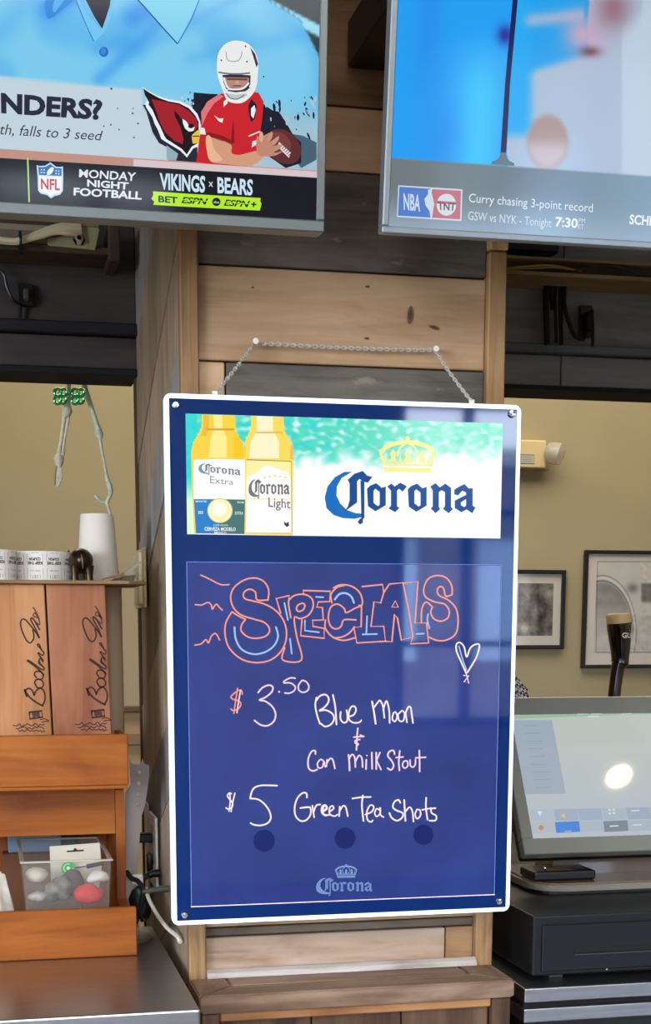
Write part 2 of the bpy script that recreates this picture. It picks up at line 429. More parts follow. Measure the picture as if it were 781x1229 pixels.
# ---------------------------------------------------------------- headers over the two openings
HY = .60
def header(n, x0, x1, side, bands, mm, mt):
    h = structure('trim_%d' % n, ((x0 + x1) / 2, HY, 1.8), 'dark panelled header above the %s opening' % side)
    for (zt, zb, kind, dy) in bands:
        if kind == 'board':
            cuts = [x0, x1]
            if side == 'right': cuts = [x0, at(673, 440, HY).x, x1]
            for a, c in zip(cuts[:-1], cuts[1:]):
                b = B(); box(b, a + .001, c - .001, HY - dy, HY + .09, zb + .0008, zt - .0008, .0015); obj('board', b, mm, h)
        elif kind == 'lip':
            b = B(); box(b, x0, x1, HY - dy, HY + .10, zb, zt, .002); obj('lip', b, M['blackm'], h)
        else:
            b = B(); box(b, x0, x1, HY - dy, HY + .09, zb + .0005, zt - .0005, .002); obj('batten', b, mt, h)
    return h
zl = lambda py: at(100, py, HY).z
zr_ = lambda py: at(690, py, HY).z
header(3, XL, PXL + .004, 'left', [(ZC, zl(388), 'board', 0.0), (zl(388), zl(403), 'batten', .02), (zl(403), zl(442), 'board', .0), (zl(442), zl(451), 'lip', .012)], M['header'], M['header_trim'])
header(4, PXR - .006, XR, 'right', [(ZC, zr_(416), 'board', 0.0), (zr_(416), zr_(427), 'batten', .02), (zr_(427), zr_(465), 'board', .0), (zr_(465), zr_(470), 'lip', .012)], M['header_r'], M['header_rt'])

# ---------------------------------------------------------------- flat print: shapes given in photo pixels, laid on their real plane
class Art:
    def __init__(self, origin, normal, strength=None, rough=.12, base=None, spec=.25):
        self.o = Vector(origin); self.n = Vector(normal).normalized()   # normal points to the viewer
        self.s = strength; self.rough = rough; self.base = base; self.spec = spec
        self.V = []; self.F = []; self.MI = []; self.mats = []; self.key = {}
    def P(self, px, py, layer=1):
        d = ray(px, py); o = self.o + self.n * (layer * .00035)
        return CAM + d * ((o - CAM).dot(self.n) / d.dot(self.n))
    def mi(self, color):
        if color not in self.key:
            self.key[color] = len(self.mats)
            self.mats.append(ink(color, self.rough) if self.s is None else emis(color, self.s, self.rough, self.spec, self.base))
        return self.key[color]
    def poly(self, pts, color, layer=1, holes=(), smooth=0):
        loops = [pts] + list(holes)
        if smooth: loops = [smooth_pts(l, True, smooth) for l in loops]
        t = tessellate_polygon([[Vector((p[0], p[1], 0)) for p in l] for l in loops])
        flat = [p for l in loops for p in l]; k = len(self.V)
        self.V += [self.P(p[0], p[1], layer) for p in flat]
        for f in t:
            self.F.append([k + i for i in f]); self.MI.append(self.mi(color))
    def ell(self, cx, cy, rx, ry, color, layer=1, rot=0, n=24):
        pts = []
        for i in range(n):
            a = 2 * math.pi * i / n; x = rx * math.cos(a); y = ry * math.sin(a)
            pts.append((cx + x * math.cos(rot) - y * math.sin(rot), cy + x * math.sin(rot) + y * math.cos(rot)))
        self.poly(pts, color, layer)
    def stroke(self, pts, w, color, layer=1, k=5, caps=True, taper=False, closed=False):
        if k: pts = smooth_pts(pts, closed, k)
        if closed: pts = pts + [pts[0]]
        n = len(pts); L = []; R = []
        for i in range(n):
            a = pts[max(0, i - 1)]; c = pts[min(n - 1, i + 1)]
            if closed and i in (0, n - 1): a, c = pts[n - 2], pts[1]
            dx, dy = c[0] - a[0], c[1] - a[1]; l = math.hypot(dx, dy) or 1
            ww = w / 2 * ((.45 + .55 * math.sin(math.pi * (i + .5) / n)) if taper else 1)
            L.append((pts[i][0] - dy / l * ww, pts[i][1] + dx / l * ww)); R.append((pts[i][0] + dy / l * ww, pts[i][1] - dx / l * ww))
        q = len(self.V); self.V += [self.P(x, y, layer) for x, y in L + R]
        for i in range(n - 1):
            self.F.append([q + i, q + i + 1, q + n + i + 1, q + n + i]); self.MI.append(self.mi(color))
        if caps and not closed:
            self.ell(pts[0][0], pts[0][1], w * .48, w * .48, color, layer, n=8); self.ell(pts[-1][0], pts[-1][1], w * .48, w * .48, color, layer, n=8)
        if not k and not closed:
            for p in pts[1:-1]: self.ell(p[0], p[1], w * .48, w * .48, color, layer, n=8)
    def text(self, s, quad, color, layer=1, bold=0.0, shear=0.0, space=1.0):
        """quad: photo pixels of top-left, top-right, bottom-right, bottom-left of the ink's bounding box"""
        cu = bpy.data.curves.new('t', 'FONT'); cu.body = s; cu.offset = bold; cu.shear = shear; cu.resolution_u = 3; cu.space_character = space
        o = bpy.data.objects.new('t', cu); COL.objects.link(o)
        bpy.context.view_layer.update()
        me = bpy.data.meshes.new_from_object(o.evaluated_get(bpy.context.evaluated_depsgraph_get()))
        xs = [v.co.x for v in me.vertices]; ys = [v.co.y for v in me.vertices]
        x0, x1, y0, y1 = min(xs), max(xs), min(ys), max(ys); k = len(self.V)
        (ax, ay), (bx, by), (cx, cy), (dx, dy) = quad
        for v in me.vertices:
            u = (v.co.x - x0) / (x1 - x0); w = (y1 - v.co.y) / (y1 - y0)
            px = (ax * (1 - u) + bx * u) * (1 - w) + (dx * (1 - u) + cx * u) * w
            py = (ay * (1 - u) + by * u) * (1 - w) + (dy * (1 - u) + cy * u) * w
            self.V.append(self.P(px, py, layer))
        for p in me.polygons:
            self.F.append([k + i for i in p.vertices]); self.MI.append(self.mi(color))
        bpy.data.objects.remove(o); bpy.data.curves.remove(cu); bpy.data.meshes.remove(me)
    def build(self, name, parent, label=None):
        me = bpy.data.meshes.new(name); me.from_pydata([tuple(v) for v in self.V], [], self.F)
        for p, i in zip(me.polygons, self.MI): p.material_index = i
        me.update()
        # faces towards the viewer
        flip = [p.index for p in me.polygons if p.normal.dot(self.n) < 0]
        if flip:
            bm = bmesh.new(); bm.from_mesh(me); bm.faces.ensure_lookup_table()
            bmesh.ops.reverse_faces(bm, faces=[bm.faces[i] for i in flip]); bm.to_mesh(me); bm.free()
        ms = self.mats; self.V = []; self.F = []; self.MI = []; self.mats = []; self.key = {}
        return finish(name, me, ms, parent, label=label)
def pic_material(name, strength, rough=.12, spec=.25):
    m = bpy.data.materials.new(name); m.use_nodes = True; nt = m.node_tree; b = nt.nodes['Principled BSDF']
    b.inputs['Base Color'].default_value = (.01, .01, .012, 1); b.inputs['Roughness'].default_value = rough; b.inputs['Specular IOR Level'].default_value = spec
    a = nt.nodes.new('ShaderNodeVertexColor'); a.layer_name = 'picture'
    nt.links.new(a.outputs[0], b.inputs['Emission Color']); b.inputs['Emission Strength'].default_value = strength
    return m
def picture(name, origin, normal, rect, nx, ny, fn, m, parent, ud=None):
    """rect: four world corners tl,tr,br,bl; fn(px,py)->srgb 0..255 picture shown there"""
    tl, tr, br, bl = [Vector(c) for c in rect]; V = []; F = []; C = []
    for j in range(ny + 1):
        for i in range(nx + 1):
            u, w = i / nx, j / ny
            p = (tl * (1 - u) + tr * u) * (1 - w) + (bl * (1 - u) + br * u) * w
            V.append(tuple(p)); C.append(lin([max(0, min(255, c)) for c in fn(*proj(p))]))
    for j in range(ny):
        for i in range(nx):
            q = j * (nx + 1) + i; F.append((q, q + nx + 1, q + nx + 2, q + 1))
    me = bpy.data.meshes.new(name); me.from_pydata(V, [], F); ca = me.color_attributes.new('picture', 'FLOAT_COLOR', 'POINT')
    for i, c in enumerate(C): ca.data[i].color = c
    me.update()
    return finish(name, me, m, parent)
def mixc(a, b, t):
    t = max(0, min(1, t)); return tuple(x * (1 - t) + y * t for x, y in zip(a, b))
def sst(a, b, x):
    t = max(0, min(1, (x - a) / (b - a))); return t * t * (3 - 2 * t)
def nz(x, y, s, o=0): return noise.noise(Vector((x / s, y / s, o)))

A = Art((0, .0016, 0), (0, -1, 0), rough=.6)
for (x, y, rx, ry, ro) in ((492, 378, 3.6, 11, .1), (521, 393, 7, 2.4, .3), (441, 344, 3, 1.6, 0), (440, 406, 3.4, 1.6, .1), (303, 345, 1.6, 1.4, 0)):
    A.ell(x, y, rx, ry, (112, 84, 58), 1, ro, 14); A.ell(x + .3, y, rx * .55, ry * .6, (74, 54, 38), 1.6, ro, 12); A.build('knot', pil)
# ---------------------------------------------------------------- the specials board
SY = -.08
c_tl, c_tr, c_bl, c_br = at(196, 471, SY), at(626.5, 487, SY), at(208, 1110, SY), at(610, 1094, SY)
SX0, SX1 = (c_tl.x + c_bl.x) / 2, (c_tr.x + c_br.x) / 2
SZ1, SZ0 = (c_tl.z + c_tr.z) / 2, (c_bl.z + c_br.z) / 2
sg = thing('menu_board', 'navy backlit beer specials board with glowing white edge, hung by a chain on the pillar', 'sign', ((SX0 + SX1) / 2, SY, SZ0))
edge = mat('lit_acrylic_edge', (225, 235, 245), rough=.3, emit=(200, 222, 250), es=.85)
navy = mat('navy_acrylic', (4, 42, 100), rough=.04, spec=.5, noise_amt=.08, noise_scale=4)
def rrect(x0, x1, z0, z1, r, n=5):
    pts = []
    for cx, cz, a0 in ((x1 - r, z1 - r, 0), (x0 + r, z1 - r, 90), (x0 + r, z0 + r, 180), (x1 - r, z0 + r, 270)):
        for i in range(n + 1):
            a = math.radians(a0 + 90 * i / n); pts.append((cx + r * math.cos(a), cz + r * math.sin(a)))
    return pts
b = B(); prism(b, [(x, SY, z) for x, z in rrect(SX0, SX1, SZ0, SZ1, .008)], (0, .014, 0))
bmesh.ops.bevel(b, geom=[e for e in b.edges if abs(e.verts[0].co.y - SY) < 1e-5 and abs(e.verts[1].co.y - SY) < 1e-5], offset=.0015, segments=1, affect='EDGES')
obj('lit_edge', b, edge, sg, label='glowing white acrylic edge')
b = B(); ew = .0062; box(b, SX0 + ew, SX1 - ew, SY - .0012, SY, SZ0 + ew, SZ1 - ew, .0005); obj('face_panel', b, navy, sg)
b = B(); box(b, SX0 + .03, SX1 - .03, SY + .014, SY + .034, SZ0 + .03, SZ1 - .03, .003); obj('back_housing', b, M['black'], sg)
for x in (SX0 + .06, SX1 - .06):
    b = B(); box(b, x - .01, x + .01, SY + .034, -.0105, SZ0 + .04, SZ0 + .06, .002); obj('standoff', b, M['black'], sg)
for (px, py) in ((210.5, 486.5), (613.5, 497), (221.5, 1098), (598.5, 1081.5)):
    p = at(px, py, SY - .001); b = B()
    lathe(b, [(.0052, 0), (.0052, -.0022), (.0038, -.0042), (.0006, -.0047)], p, 16, 'Y'); obj('screw', b, M['chrome'], sg, smooth=True)
FY = SY - .0013
# backlit advertising picture
q = [(222.5, 497), (603.5, 507.5), (600, 645.5), (224.5, 642)]
w = [at(x, y, FY) for x, y in q]
ax0, ax1 = (w[0].x + w[3].x) / 2, (w[1].x + w[2].x) / 2; az1, az0 = (w[0].z + w[1].z) / 2, (w[2].z + w[3].z) / 2
def adfn(px, py):
    t = (py - 500) / 145 - .02 * (px - 222) / 380
    foam = .34 + .10 * nz(px, 0, 40) + .09 * nz(px, py, 14, 3) - .08 * sst(430, 600, px)
    sea = mixc((40, 214, 208), (150, 236, 206), sst(330, 560, px))
    sea = mixc(sea, (100, 222, 184), .42 + nz(px, py * 2.4, 16, 5))
    sea = mixc(sea, (225, 250, 250), max(0, nz(px, py * 1.6, 9, 9) * 1.7) * (0.5 + .5 * sst(240, 330, px)))
    white = (255, 255, 255)
    k = sst(foam - .10, foam + .10, t)
    if px < 236: k = sst(.45, .75, t); sea = mixc((20, 214, 218), sea, .3); white = (226, 255, 214)
    return mixc(sea, white, k)
picm = pic_material('backlit_picture', 1.0)
FN = (0, -1, 0)
picture('backlit_panel', (0, FY, 0), FN, [(ax0, FY - .0002, az1), (ax1, FY - .0002, az1), (ax1, FY - .0002, az0), (ax0, FY - .0002, az0)], 190, 70, adfn, picm, sg)
A = Art((0, FY - .0003, 0), FN, strength=1.0)
# bottles: crop [220,490,360,650] scale 5.579
T = lambda pts: [(220 + x / 5.579, 490 + y / 5.579) for x, y in pts]
yb0 = 849
bot1 = [(124, 42), (122, 120), (100, 175), (66, 225), (52, 290), (56, 500), (72, 838), (412, 843), (416, 500), (418, 300), (400, 230), (365, 185), (350, 130), (345, 46)]
bot2 = [(455, 50), (452, 130), (432, 180), (412, 225), (418, 300), (418, 500), (412, 843), (732, 851), (736, 400), (734, 250), (706, 200), (676, 150), (670, 58)]
A.poly(T(bot2), (252, 222, 96), 1); A.poly(T(bot1), (252, 214, 70), 2)
A.poly(T([(134, 44), (134, 128), (120, 180), (150, 190), (170, 130), (172, 45)]), (240, 190, 60), 3)
A.poly(T([(200, 44), (205, 130), (180, 220), (170, 330), (290, 330), (290, 200), (262, 130), (260, 45)]), (255, 240, 150), 3)
A.poly(T([(150, 135), (345, 135), (338, 148), (160, 148)]), (226, 160, 60), 4)
A.poly(T([(340, 160), (395, 220), (405, 330), (330, 330), (340, 240)]), (250, 205, 40), 3)
A.poly(T([(480, 158), (660, 155), (672, 168), (488, 168)]), (235, 190, 90), 3)
A.poly(T([(490, 52), (492, 150), (450, 220), (440, 335), (640, 335), (640, 220), (600, 150), (600, 56)]), (255, 246, 205), 2.5)
A.poly(T([(720, 240), (734, 250), (736, 340), (712, 340)]), (246, 190, 80), 3)
# left label
A.poly(T([(68, 345), (240, 338), (412, 345), (412, 610), (68, 608)]), (255, 255, 255), 5)
A.poly(T([(70, 608), (240, 608), (240, 840), (84, 838)]), (44, 132, 205), 5)
A.poly(T([(240, 608), (413, 612), (408, 843), (240, 840)]), (76, 120, 122), 5)
A.ell(220 + 245 / 5.579, 490 + 685 / 5.579, 85 / 5.579, 84 / 5.579, (226, 206, 120), 6)
A.ell(220 + 245 / 5.579, 490 + 685 / 5.579, 78 / 5.579, 77 / 5.579, (255, 253, 225), 7)
A.ell(220 + 245 / 5.579, 490 + 685 / 5.579, 70 / 5.579, 69 / 5.579, (255, 244, 170), 8)
A.ell(220 + 240 / 5.579, 490 + 675 / 5.579, 52 / 5.579, 50 / 5.579, (255, 255, 240), 9)
def q4(x0, y0, x1, y1, dy=0): return T([(x0, y0), (x1, y0 + dy), (x1, y1 + dy), (x0, y1)])
A.text('IMPORTED', q4(82, 618, 158, 630), (240, 250, 255), 8, bold=.01); A.text('FROM', q4(360, 624, 404, 637), (235, 245, 240), 8, bold=.01)
A.text('355', q4(98, 688, 132, 708), (240, 250, 255), 8, bold=.02); A.text('EXTRA', q4(346, 692, 400, 712), (235, 245, 240), 8, bold=.01)
A.text('CERVEZA', q4(200, 778, 300, 788), (240, 250, 250), 8); A.text('CERVEZA MODELO', q4(142, 796, 350, 820, 2), (250, 255, 255), 8, bold=.02); A.text('MEXICO', q4(208, 826, 288, 840), (240, 250, 250), 8, bold=.01)
# right label
A.poly(T([(424, 342), (720, 354), (724, 832), (420, 832)]), (255, 255, 255), 4)
A.poly(T([(424, 342), (720, 354), (720, 480), (700, 430), (560, 380), (424, 470)]), (255, 244, 170), 5)
A.poly(T([(424, 342), (720, 353), (720, 357), (424, 347)]), (96, 82, 56), 6)
A.poly(T([(719, 354), (722, 354), (728, 832), (724, 832)]), (150, 140, 110), 6)
A.poly(T([(430, 834), (726, 838), (726, 841), (430, 837)]), (236, 170, 120), 6)
for k in range(5): A.ell(220 + (545 + k * 34) / 5.579, 490 + (462 - 8 * math.sin(k * .8)) / 5.579, 1.6, 1.2, (250, 226, 130), 7, n=8)
A.poly(T([(430, 600), (720, 606), (720, 612), (430, 610)]), (255, 240, 180), 6)
A.poly(T([(672, 756), (690, 770), (704, 758), (708, 786), (692, 796), (676, 780)]), (60, 66, 70), 6)

# blackletter wordmark, traced on the big one: crop [380,510,600,640] scale 3.55
WM = {
 'crescent': [(150, 200), (118, 200), (78, 222), (46, 262), (34, 310), (42, 355), (72, 384), (112, 397), (160, 400), (196, 392), (200, 378), (165, 376), (128, 362), (100, 335), (84, 300), (86, 262), (106, 226)],
 'cstem': [(132, 234), (160, 208), (196, 196), (215, 216), (237, 221), (218, 246), (200, 242), (182, 230), (172, 240), (172, 330), (120, 368), (133, 345), (140, 320), (140, 250)],
 'cline': [(186, 236), (203, 240), (203, 395), (197, 402), (196, 418), (184, 424), (174, 414), (182, 402), (190, 396)],
}
def L_o(x, y): return ([(x, y + 12), (x + 26, y - 2), (x + 44, y - 10), (x + 76, y + 12), (x + 84, y + 4), (x + 84, y + 84), (x + 36, y + 112), (x + 8, y + 94)], [[(x + 28, y + 24), (x + 36, y + 18), (x + 56, y + 28), (x + 56, y + 88), (x + 46, y + 92), (x + 28, y + 80)]])
def wordmark(A, tr, cols, layer):
    c1, c2 = cols
    A.poly(tr(WM['crescent']), c1, layer); A.poly(tr(WM['cstem']), c2, layer + .5); A.poly(tr(WM['cline']), c2, layer + .7)
    def o(x, y, a=False):
        out = [(x, y + 22), (x + 14, y + 8), (x + 40, y - 2), (x + 62, y + 18), (x + 80, y + 12), (x + 80, y + 92), (x + 36, y + 118), (x + 4, y + 96)]
        hole = [(x + 28, y + 30), (x + 36, y + 22), (x + 54, y + 36), (x + 54, y + 90), (x + 46, y + 96), (x + 28, y + 82)]
        if a:
            out = [(x, y + 20), (x + 22, y + 6), (x + 44, y - 4), (x + 60, y + 14), (x + 78, y + 14), (x + 78, y + 88), (x + 90, y + 96), (x + 76, y + 120), (x + 52, y + 104), (x + 30, y + 116), (x + 2, y + 98), (x + 2, y + 66), (x + 50, y + 42), (x + 50, y + 32), (x + 34, y + 24), (x + 16, y + 44), (x, y + 40)]
            hole = [(x + 28, y + 74), (x + 50, y + 60), (x + 50, y + 88), (x + 42, y + 94), (x + 28, y + 86)]
        A.poly(tr(out), c2, layer, holes=[tr(hole)])
    o(214, 250)
    A.poly(tr([(300, 262), (318, 250), (332, 262), (356, 246), (384, 262), (366, 284), (350, 272), (342, 280), (342, 346), (352, 354), (334, 372), (306, 356), (316, 344), (316, 280)]), c2, layer)
    o(388, 252)
    A.poly(tr([(484, 262), (506, 248), (524, 266), (548, 250), (572, 268), (572, 350), (580, 358), (562, 376), (538, 358), (546, 346), (546, 286), (532, 278), (520, 286), (520, 350), (526, 358), (506, 376), (486, 356), (494, 346), (494, 280)]), c2, layer)
    o(586, 256, True)
def crown(A, tr, col, layer):
    # local frame 0..100 wide, 0..62 high
    A.stroke(tr([(6, 30), (14, 20), (32, 13), (50, 11), (68, 13), (86, 20), (94, 30)]), 7 * tr.s, col, layer, caps=False)
    A.stroke(tr([(4, 24), (10, 44), (12, 50)]), 4 * tr.s, col, layer, caps=False); A.stroke(tr([(96, 24), (90, 44), (88, 50)]), 4 * tr.s, col, layer, caps=False)
    A.poly(tr([(50, 0), (54, 5), (50, 10), (46, 5)]), col, layer)
    A.poly(tr([(10, 46), (90, 46), (89, 50), (11, 50)]), col, layer); A.poly(tr([(11, 53), (89, 53), (88, 60), (12, 60)]), col, layer)
    for x in (26, 50, 74): A.poly(tr([(x, 22), (x + 5, 30), (x + 3, 36), (x + 8, 44), (x - 8, 44), (x - 3, 36), (x - 5, 30)]), col, layer)
    for x in (14, 38, 62, 86): A.poly(tr([(x, 30), (x + 3, 44), (x - 3, 44)]), col, layer)
    A.stroke(tr([(50, 12), (38, 20), (33, 34)]), 3 * tr.s, col, layer, caps=False); A.stroke(tr([(50, 12), (62, 20), (67, 34)]), 3 * tr.s, col, layer, caps=False)
class TrF:
    def __init__(self, ox, oy, sx_, sy_, tilt=0): self.a = (ox, oy, sx_, sy_, tilt); self.s = sx_
    def __call__(self, pts):
        ox, oy, a, c, t = self.a; return [(ox + x * a, oy + y * c + x * a * t) for x, y in pts]
big = TrF(380, 510, 1 / 3.55, 1 / 3.55)
A0 = A; A = Art((0, FY - .0008, 0), FN, strength=1.0)
wordmark(A, big, ((22, 112, 196), (20, 78, 150)), 4)
A.build('wordmark', sg, label='blue blackletter beer name')
A = Art((0, FY - .0008, 0), FN, strength=1.0)
crown(A, TrF(452.5, 522, .73, .73, .02), (252, 240, 150), 3)
A.build('crown_emblem', sg, label='pale yellow crown')
A = A0
wordmark(A, TrF(238 - 34 * .079, 555 - 195 * .062, .079, .062, .09), ((110, 150, 190), (128, 134, 148)), 16)
A.text('Extra', [(252, 571), (280, 575.5), (280, 582), (252, 580)], (150, 150, 160), 18)
wordmark(A, TrF(298 - 34 * .077, 575 - 195 * .105, .077, .105), ((120, 120, 120), (110, 110, 112)), 16)
A.text('Light', [(322, 597), (348.5, 599), (348.5, 614), (322, 612)], (120, 120, 122), 18, bold=.01)
A.build('bottle_picture', sg)

# write-on panel with its own lit rim
q = [(224, 673.5), (600.5, 679.5), (592.5, 1073.5), (230, 1087)]
w = [at(x, y, FY) for x, y in q]
bx0, bx1 = (w[0].x + w[3].x) / 2, (w[1].x + w[2].x) / 2; bz1, bz0 = (w[0].z + w[1].z) / 2, (w[2].z + w[3].z) / 2
slate = mat('writing_acrylic', (38, 52, 110), rough=.035, spec=.8, noise_amt=.2, noise_scale=9, emit=(20, 42, 100), es=.35)
b = B(); box(b, bx0, bx1, FY - .002, FY, bz0, bz1, .0006); obj('writing_panel', b, slate, sg, label='smudged blue write-on acrylic panel')
b = B(); t = .0011
box(b, bx0 - t, bx1 + t, FY - .0022, FY, bz0 - t, bz0); obj('panel_rim', b, mat('rim_lit', (200, 190, 230), rough=.3, emit=(214, 176, 226), es=.9), sg)
b = B()
box(b, bx0 - t * .6, bx0, FY - .0022, FY, bz0, bz1); box(b, bx1, bx1 + t * .6, FY - .0022, FY, bz0, bz1); box(b, bx0 - t * .6, bx1 + t * .6, FY - .0022, FY, bz1, bz1 + t * .6)
obj('panel_rim', b, mat('rim_soft', (110, 130, 190), rough=.3, emit=(90, 120, 190), es=.4), sg)
WY = FY - .0022
A = Art((0, WY, 0), FN, strength=1.0)
OR, PK, WH, LV = (252, 160, 140), (250, 214, 238), (252, 236, 250), (168, 196, 240)
def C1(pts): return [(225 + x / 3.905, 680 + y / 3.905) for x, y in pts]
def C2(pts): return [(400 + x / 3.905, 680 + y / 3.905) for x, y in pts]
SW = 1.9
for s in ([(62, 40), (85, 50), (110, 62), (140, 78), (165, 86), (195, 84)], [(36, 178), (66, 180), (96, 168), (112, 182), (116, 200), (134, 176), (150, 192), (163, 204)], [(34, 368), (64, 362), (86, 342), (98, 358), (112, 326), (132, 314), (150, 344)]):
    A.stroke(C1(s), 1.7, OR, 1)
# the big outlined S
A.stroke(C1([(378, 150), (380, 110), (360, 72), (320, 54), (268, 62), (220, 96), (202, 140), (214, 190), (250, 226), (310, 246), (360, 262), (384, 292), (372, 322), (330, 336), (284, 330), (252, 302), (254, 272), (272, 248)]), SW, OR, 1)
A.stroke(C1([(272, 248), (236, 230), (208, 212)]), SW, OR, 1)
A.stroke(C1([(208, 212), (180, 262), (176, 320), (196, 382), (250, 432), (316, 450), (384, 440), (434, 402), (460, 350), (462, 290), (440, 236), (400, 196), (350, 172), (300, 160), (266, 148), (264, 122), (290, 106), (318, 120), (326, 156), (378, 156)]), SW, OR, 1, k=5)
A.stroke(C1([(220, 284), (226, 340), (254, 388), (306, 410), (360, 402), (404, 372), (424, 328), (414, 284)]), 2.2, LV, 1)
# P
A.stroke(C1([(436, 218), (416, 150), (476, 136), (474, 156)]), SW, OR, 1, k=0)
A.stroke(C1([(474, 158), (500, 136), (546, 130), (582, 150), (588, 190), (566, 228), (528, 244), (500, 240), (512, 330), (534, 438), (446, 438), (456, 380)]), SW, OR, 1)
A.stroke(C1([(510, 198), (518, 180), (540, 172), (550, 184), (540, 204), (520, 210)]), SW, OR, 1, closed=True)
A.stroke(C1([(474, 158), (474, 182), (484, 240)]), SW, OR, 1)
A.stroke(C1([(454, 170), (462, 210), (470, 250)]), 1.9, LV, 1); A.stroke(C1([(480, 338), (484, 370), (488, 408)]), 1.9, LV, 1)
# E
A.stroke(C1([(544, 128), (542, 112), (668, 116), (666, 164), (612, 166), (606, 190), (632, 192), (636, 250), (586, 252), (588, 280), (640, 290), (640, 336), (530, 324), (536, 250)]), SW, OR, 1, k=0)
A.stroke(C1([(602, 142), (636, 144)]), 1.9, LV, 1); A.stroke(C1([(550, 252), (550, 300), (616, 308)]), 1.9, LV, 1, k=0)
# C
A.stroke(C2([(0, 100), (30, 86), (72, 88), (108, 106), (130, 136), (134, 178), (100, 196), (60, 216), (50, 196), (20, 176), (-12, 190), (-24, 240), (-12, 280), (14, 292), (36, 280), (50, 250), (106, 250)]), SW, OR, 1)
A.stroke(C1([(676, 170), (672, 130), (700, 98), (736, 88)]), SW, OR, 1)
A.stroke(C1([(646, 250), (646, 290), (680, 330), (730, 346), (784, 334)]), SW, OR, 1)
A.stroke(C2([(0, 334), (40, 330), (76, 310), (98, 282)]), SW, OR, 1)
A.stroke(C2([(6, 154), (30, 128), (62, 126), (86, 144), (96, 170)]), 2.4, LV, 1)
# I
A.stroke(C2([(134, 94), (230, 84), (236, 122), (222, 170), (190, 166), (176, 280), (236, 280), (244, 350), (110, 358), (96, 286), (130, 282), (132, 182), (120, 182)]), SW, OR, 1, k=0)
A.stroke(C2([(158, 232), (154, 318)]), 1.9, LV, 1); A.stroke(C2([(136, 318), (204, 316)]), 1.9, LV, 1)
# A
A.stroke(C2([(236, 122), (262, 82), (326, 76), (352, 200), (372, 330), (318, 344), (300, 240), (286, 226), (274, 352), (244, 350)]), SW, OR, 1, k=0)
A.stroke(C2([(290, 160), (274, 190), (304, 190)]), SW, OR, 1, k=0, closed=True)
# L
A.stroke(C2([(326, 78), (396, 70), (382, 264), (436, 264), (446, 358), (362, 362), (372, 330)]), SW, OR, 1, k=0)
A.stroke(C2([(388, 316), (424, 314)]), 1.9, LV, 1)
# last S
A.stroke(C2([(556, 132), (554, 90), (530, 54), (490, 42), (446, 56), (424, 100), (430, 140), (470, 164), (520, 176), (542, 206), (536, 240), (504, 256), (470, 244), (456, 214), (464, 190)]), SW, OR, 1)
A.stroke(C2([(464, 190), (434, 166), (414, 200), (412, 264)]), SW, OR, 1)
A.stroke(C2([(556, 132), (526, 138), (516, 102), (498, 94), (486, 112), (496, 136), (540, 158), (576, 200), (584, 260), (572, 316), (530, 344), (486, 346), (446, 330)]), SW, OR, 1)
A.stroke(C2([(444, 222), (440, 250), (450, 290)]), 1.9, LV, 1)
A.build('specials_heading', sg, label='salmon outlined hand lettering reading SPECIALS')
# heart
A.stroke(C2([(622, 500), (600, 450), (578, 400), (576, 366), (592, 356), (612, 376), (624, 424), (640, 384), (662, 366), (684, 368), (672, 420), (650, 460), (628, 496)]), 1.9, WH, 1)
A.stroke(C2([(588, 372), (604, 430), (624, 486)]), 1.5, LV, 1)
A.stroke(C2([(610, 510), (634, 512), (612, 540), (634, 546), (622, 500)]), 1.5, PK, 1, k=0)
A.build('heart_drawing', sg)
def C3(pts): return [(260 + x / 6.008, 800 + y / 6.008) for x, y in pts]
A.stroke(C3([(184, 200), (178, 172), (150, 176), (106, 212), (112, 232), (160, 250), (174, 272), (158, 302), (122, 318), (102, 306)]), 1.7, OR, 1)
A.stroke(C3([(150, 156), (136, 250), (124, 338)]), 1.6, OR, 1); A.stroke(C3([(172, 168), (158, 250), (146, 334)]), 1.6, PK, 1)
A.stroke(C3([(298, 188), (330, 152), (376, 134), (404, 148), (396, 184), (350, 222), (308, 242), (350, 250), (400, 288), (424, 340), (412, 394), (366, 426), (316, 420), (272, 388)]), 2.0, PK, 1)
A.ell(260 + 450 / 6.008, 800 + 182 / 6.008, 1.2, 1.2, WH, 1, n=10)
A.stroke(C3([(566, 84), (530, 82), (488, 104), (486, 118), (530, 118), (564, 142), (560, 172), (524, 192), (490, 190)]), 1.8, PK, 1)
A.stroke(C3([(600, 118), (588, 140), (594, 172), (624, 186), (656, 172), (664, 142), (648, 112), (618, 100), (600, 118)]), 1.8, PK, 1)
A.build('price', sg, label='handwritten price $3.50')
def C4(pts): return [(370 + x / 5.579, 820 + y / 5.579) for x, y in pts]
A.stroke(C4([(54, 96), (46, 150), (60, 220), (78, 272)]), 2.0, WH, 1)
A.stroke(C4([(50, 120), (76, 86), (112, 76), (134, 96), (132, 130), (104, 164), (74, 184), (116, 180), (160, 204), (172, 240), (150, 276), (112, 290), (84, 270)]), 2.0, WH, 1)
A.stroke(C4([(164, 78), (180, 160), (188, 276)]), 2.0, WH, 1)
A.stroke(C4([(216, 192), (214, 236), (232, 262), (256, 258), (262, 224), (256, 180)]), 2.0, WH, 1)
A.stroke(C4([(262, 224), (300, 214), (318, 184), (312, 158), (290, 156), (272, 190), (272, 240), (300, 264), (340, 262), (354, 248)]), 1.9, WH, 1)
A.stroke(C4([(450, 272), (440, 200), (426, 122)]), 2.2, WH, 1); A.stroke(C4([(434, 170), (460, 134), (480, 116), (500, 160), (508, 232)]), 1.9, WH, 1)
A.stroke(C4([(500, 180), (522, 118), (540, 180), (544, 266)]), 1.9, WH, 1)
A.stroke(C4([(568, 200), (562, 240), (580, 256), (594, 224), (584, 194), (568, 200)]), 1.8, WH, 1)
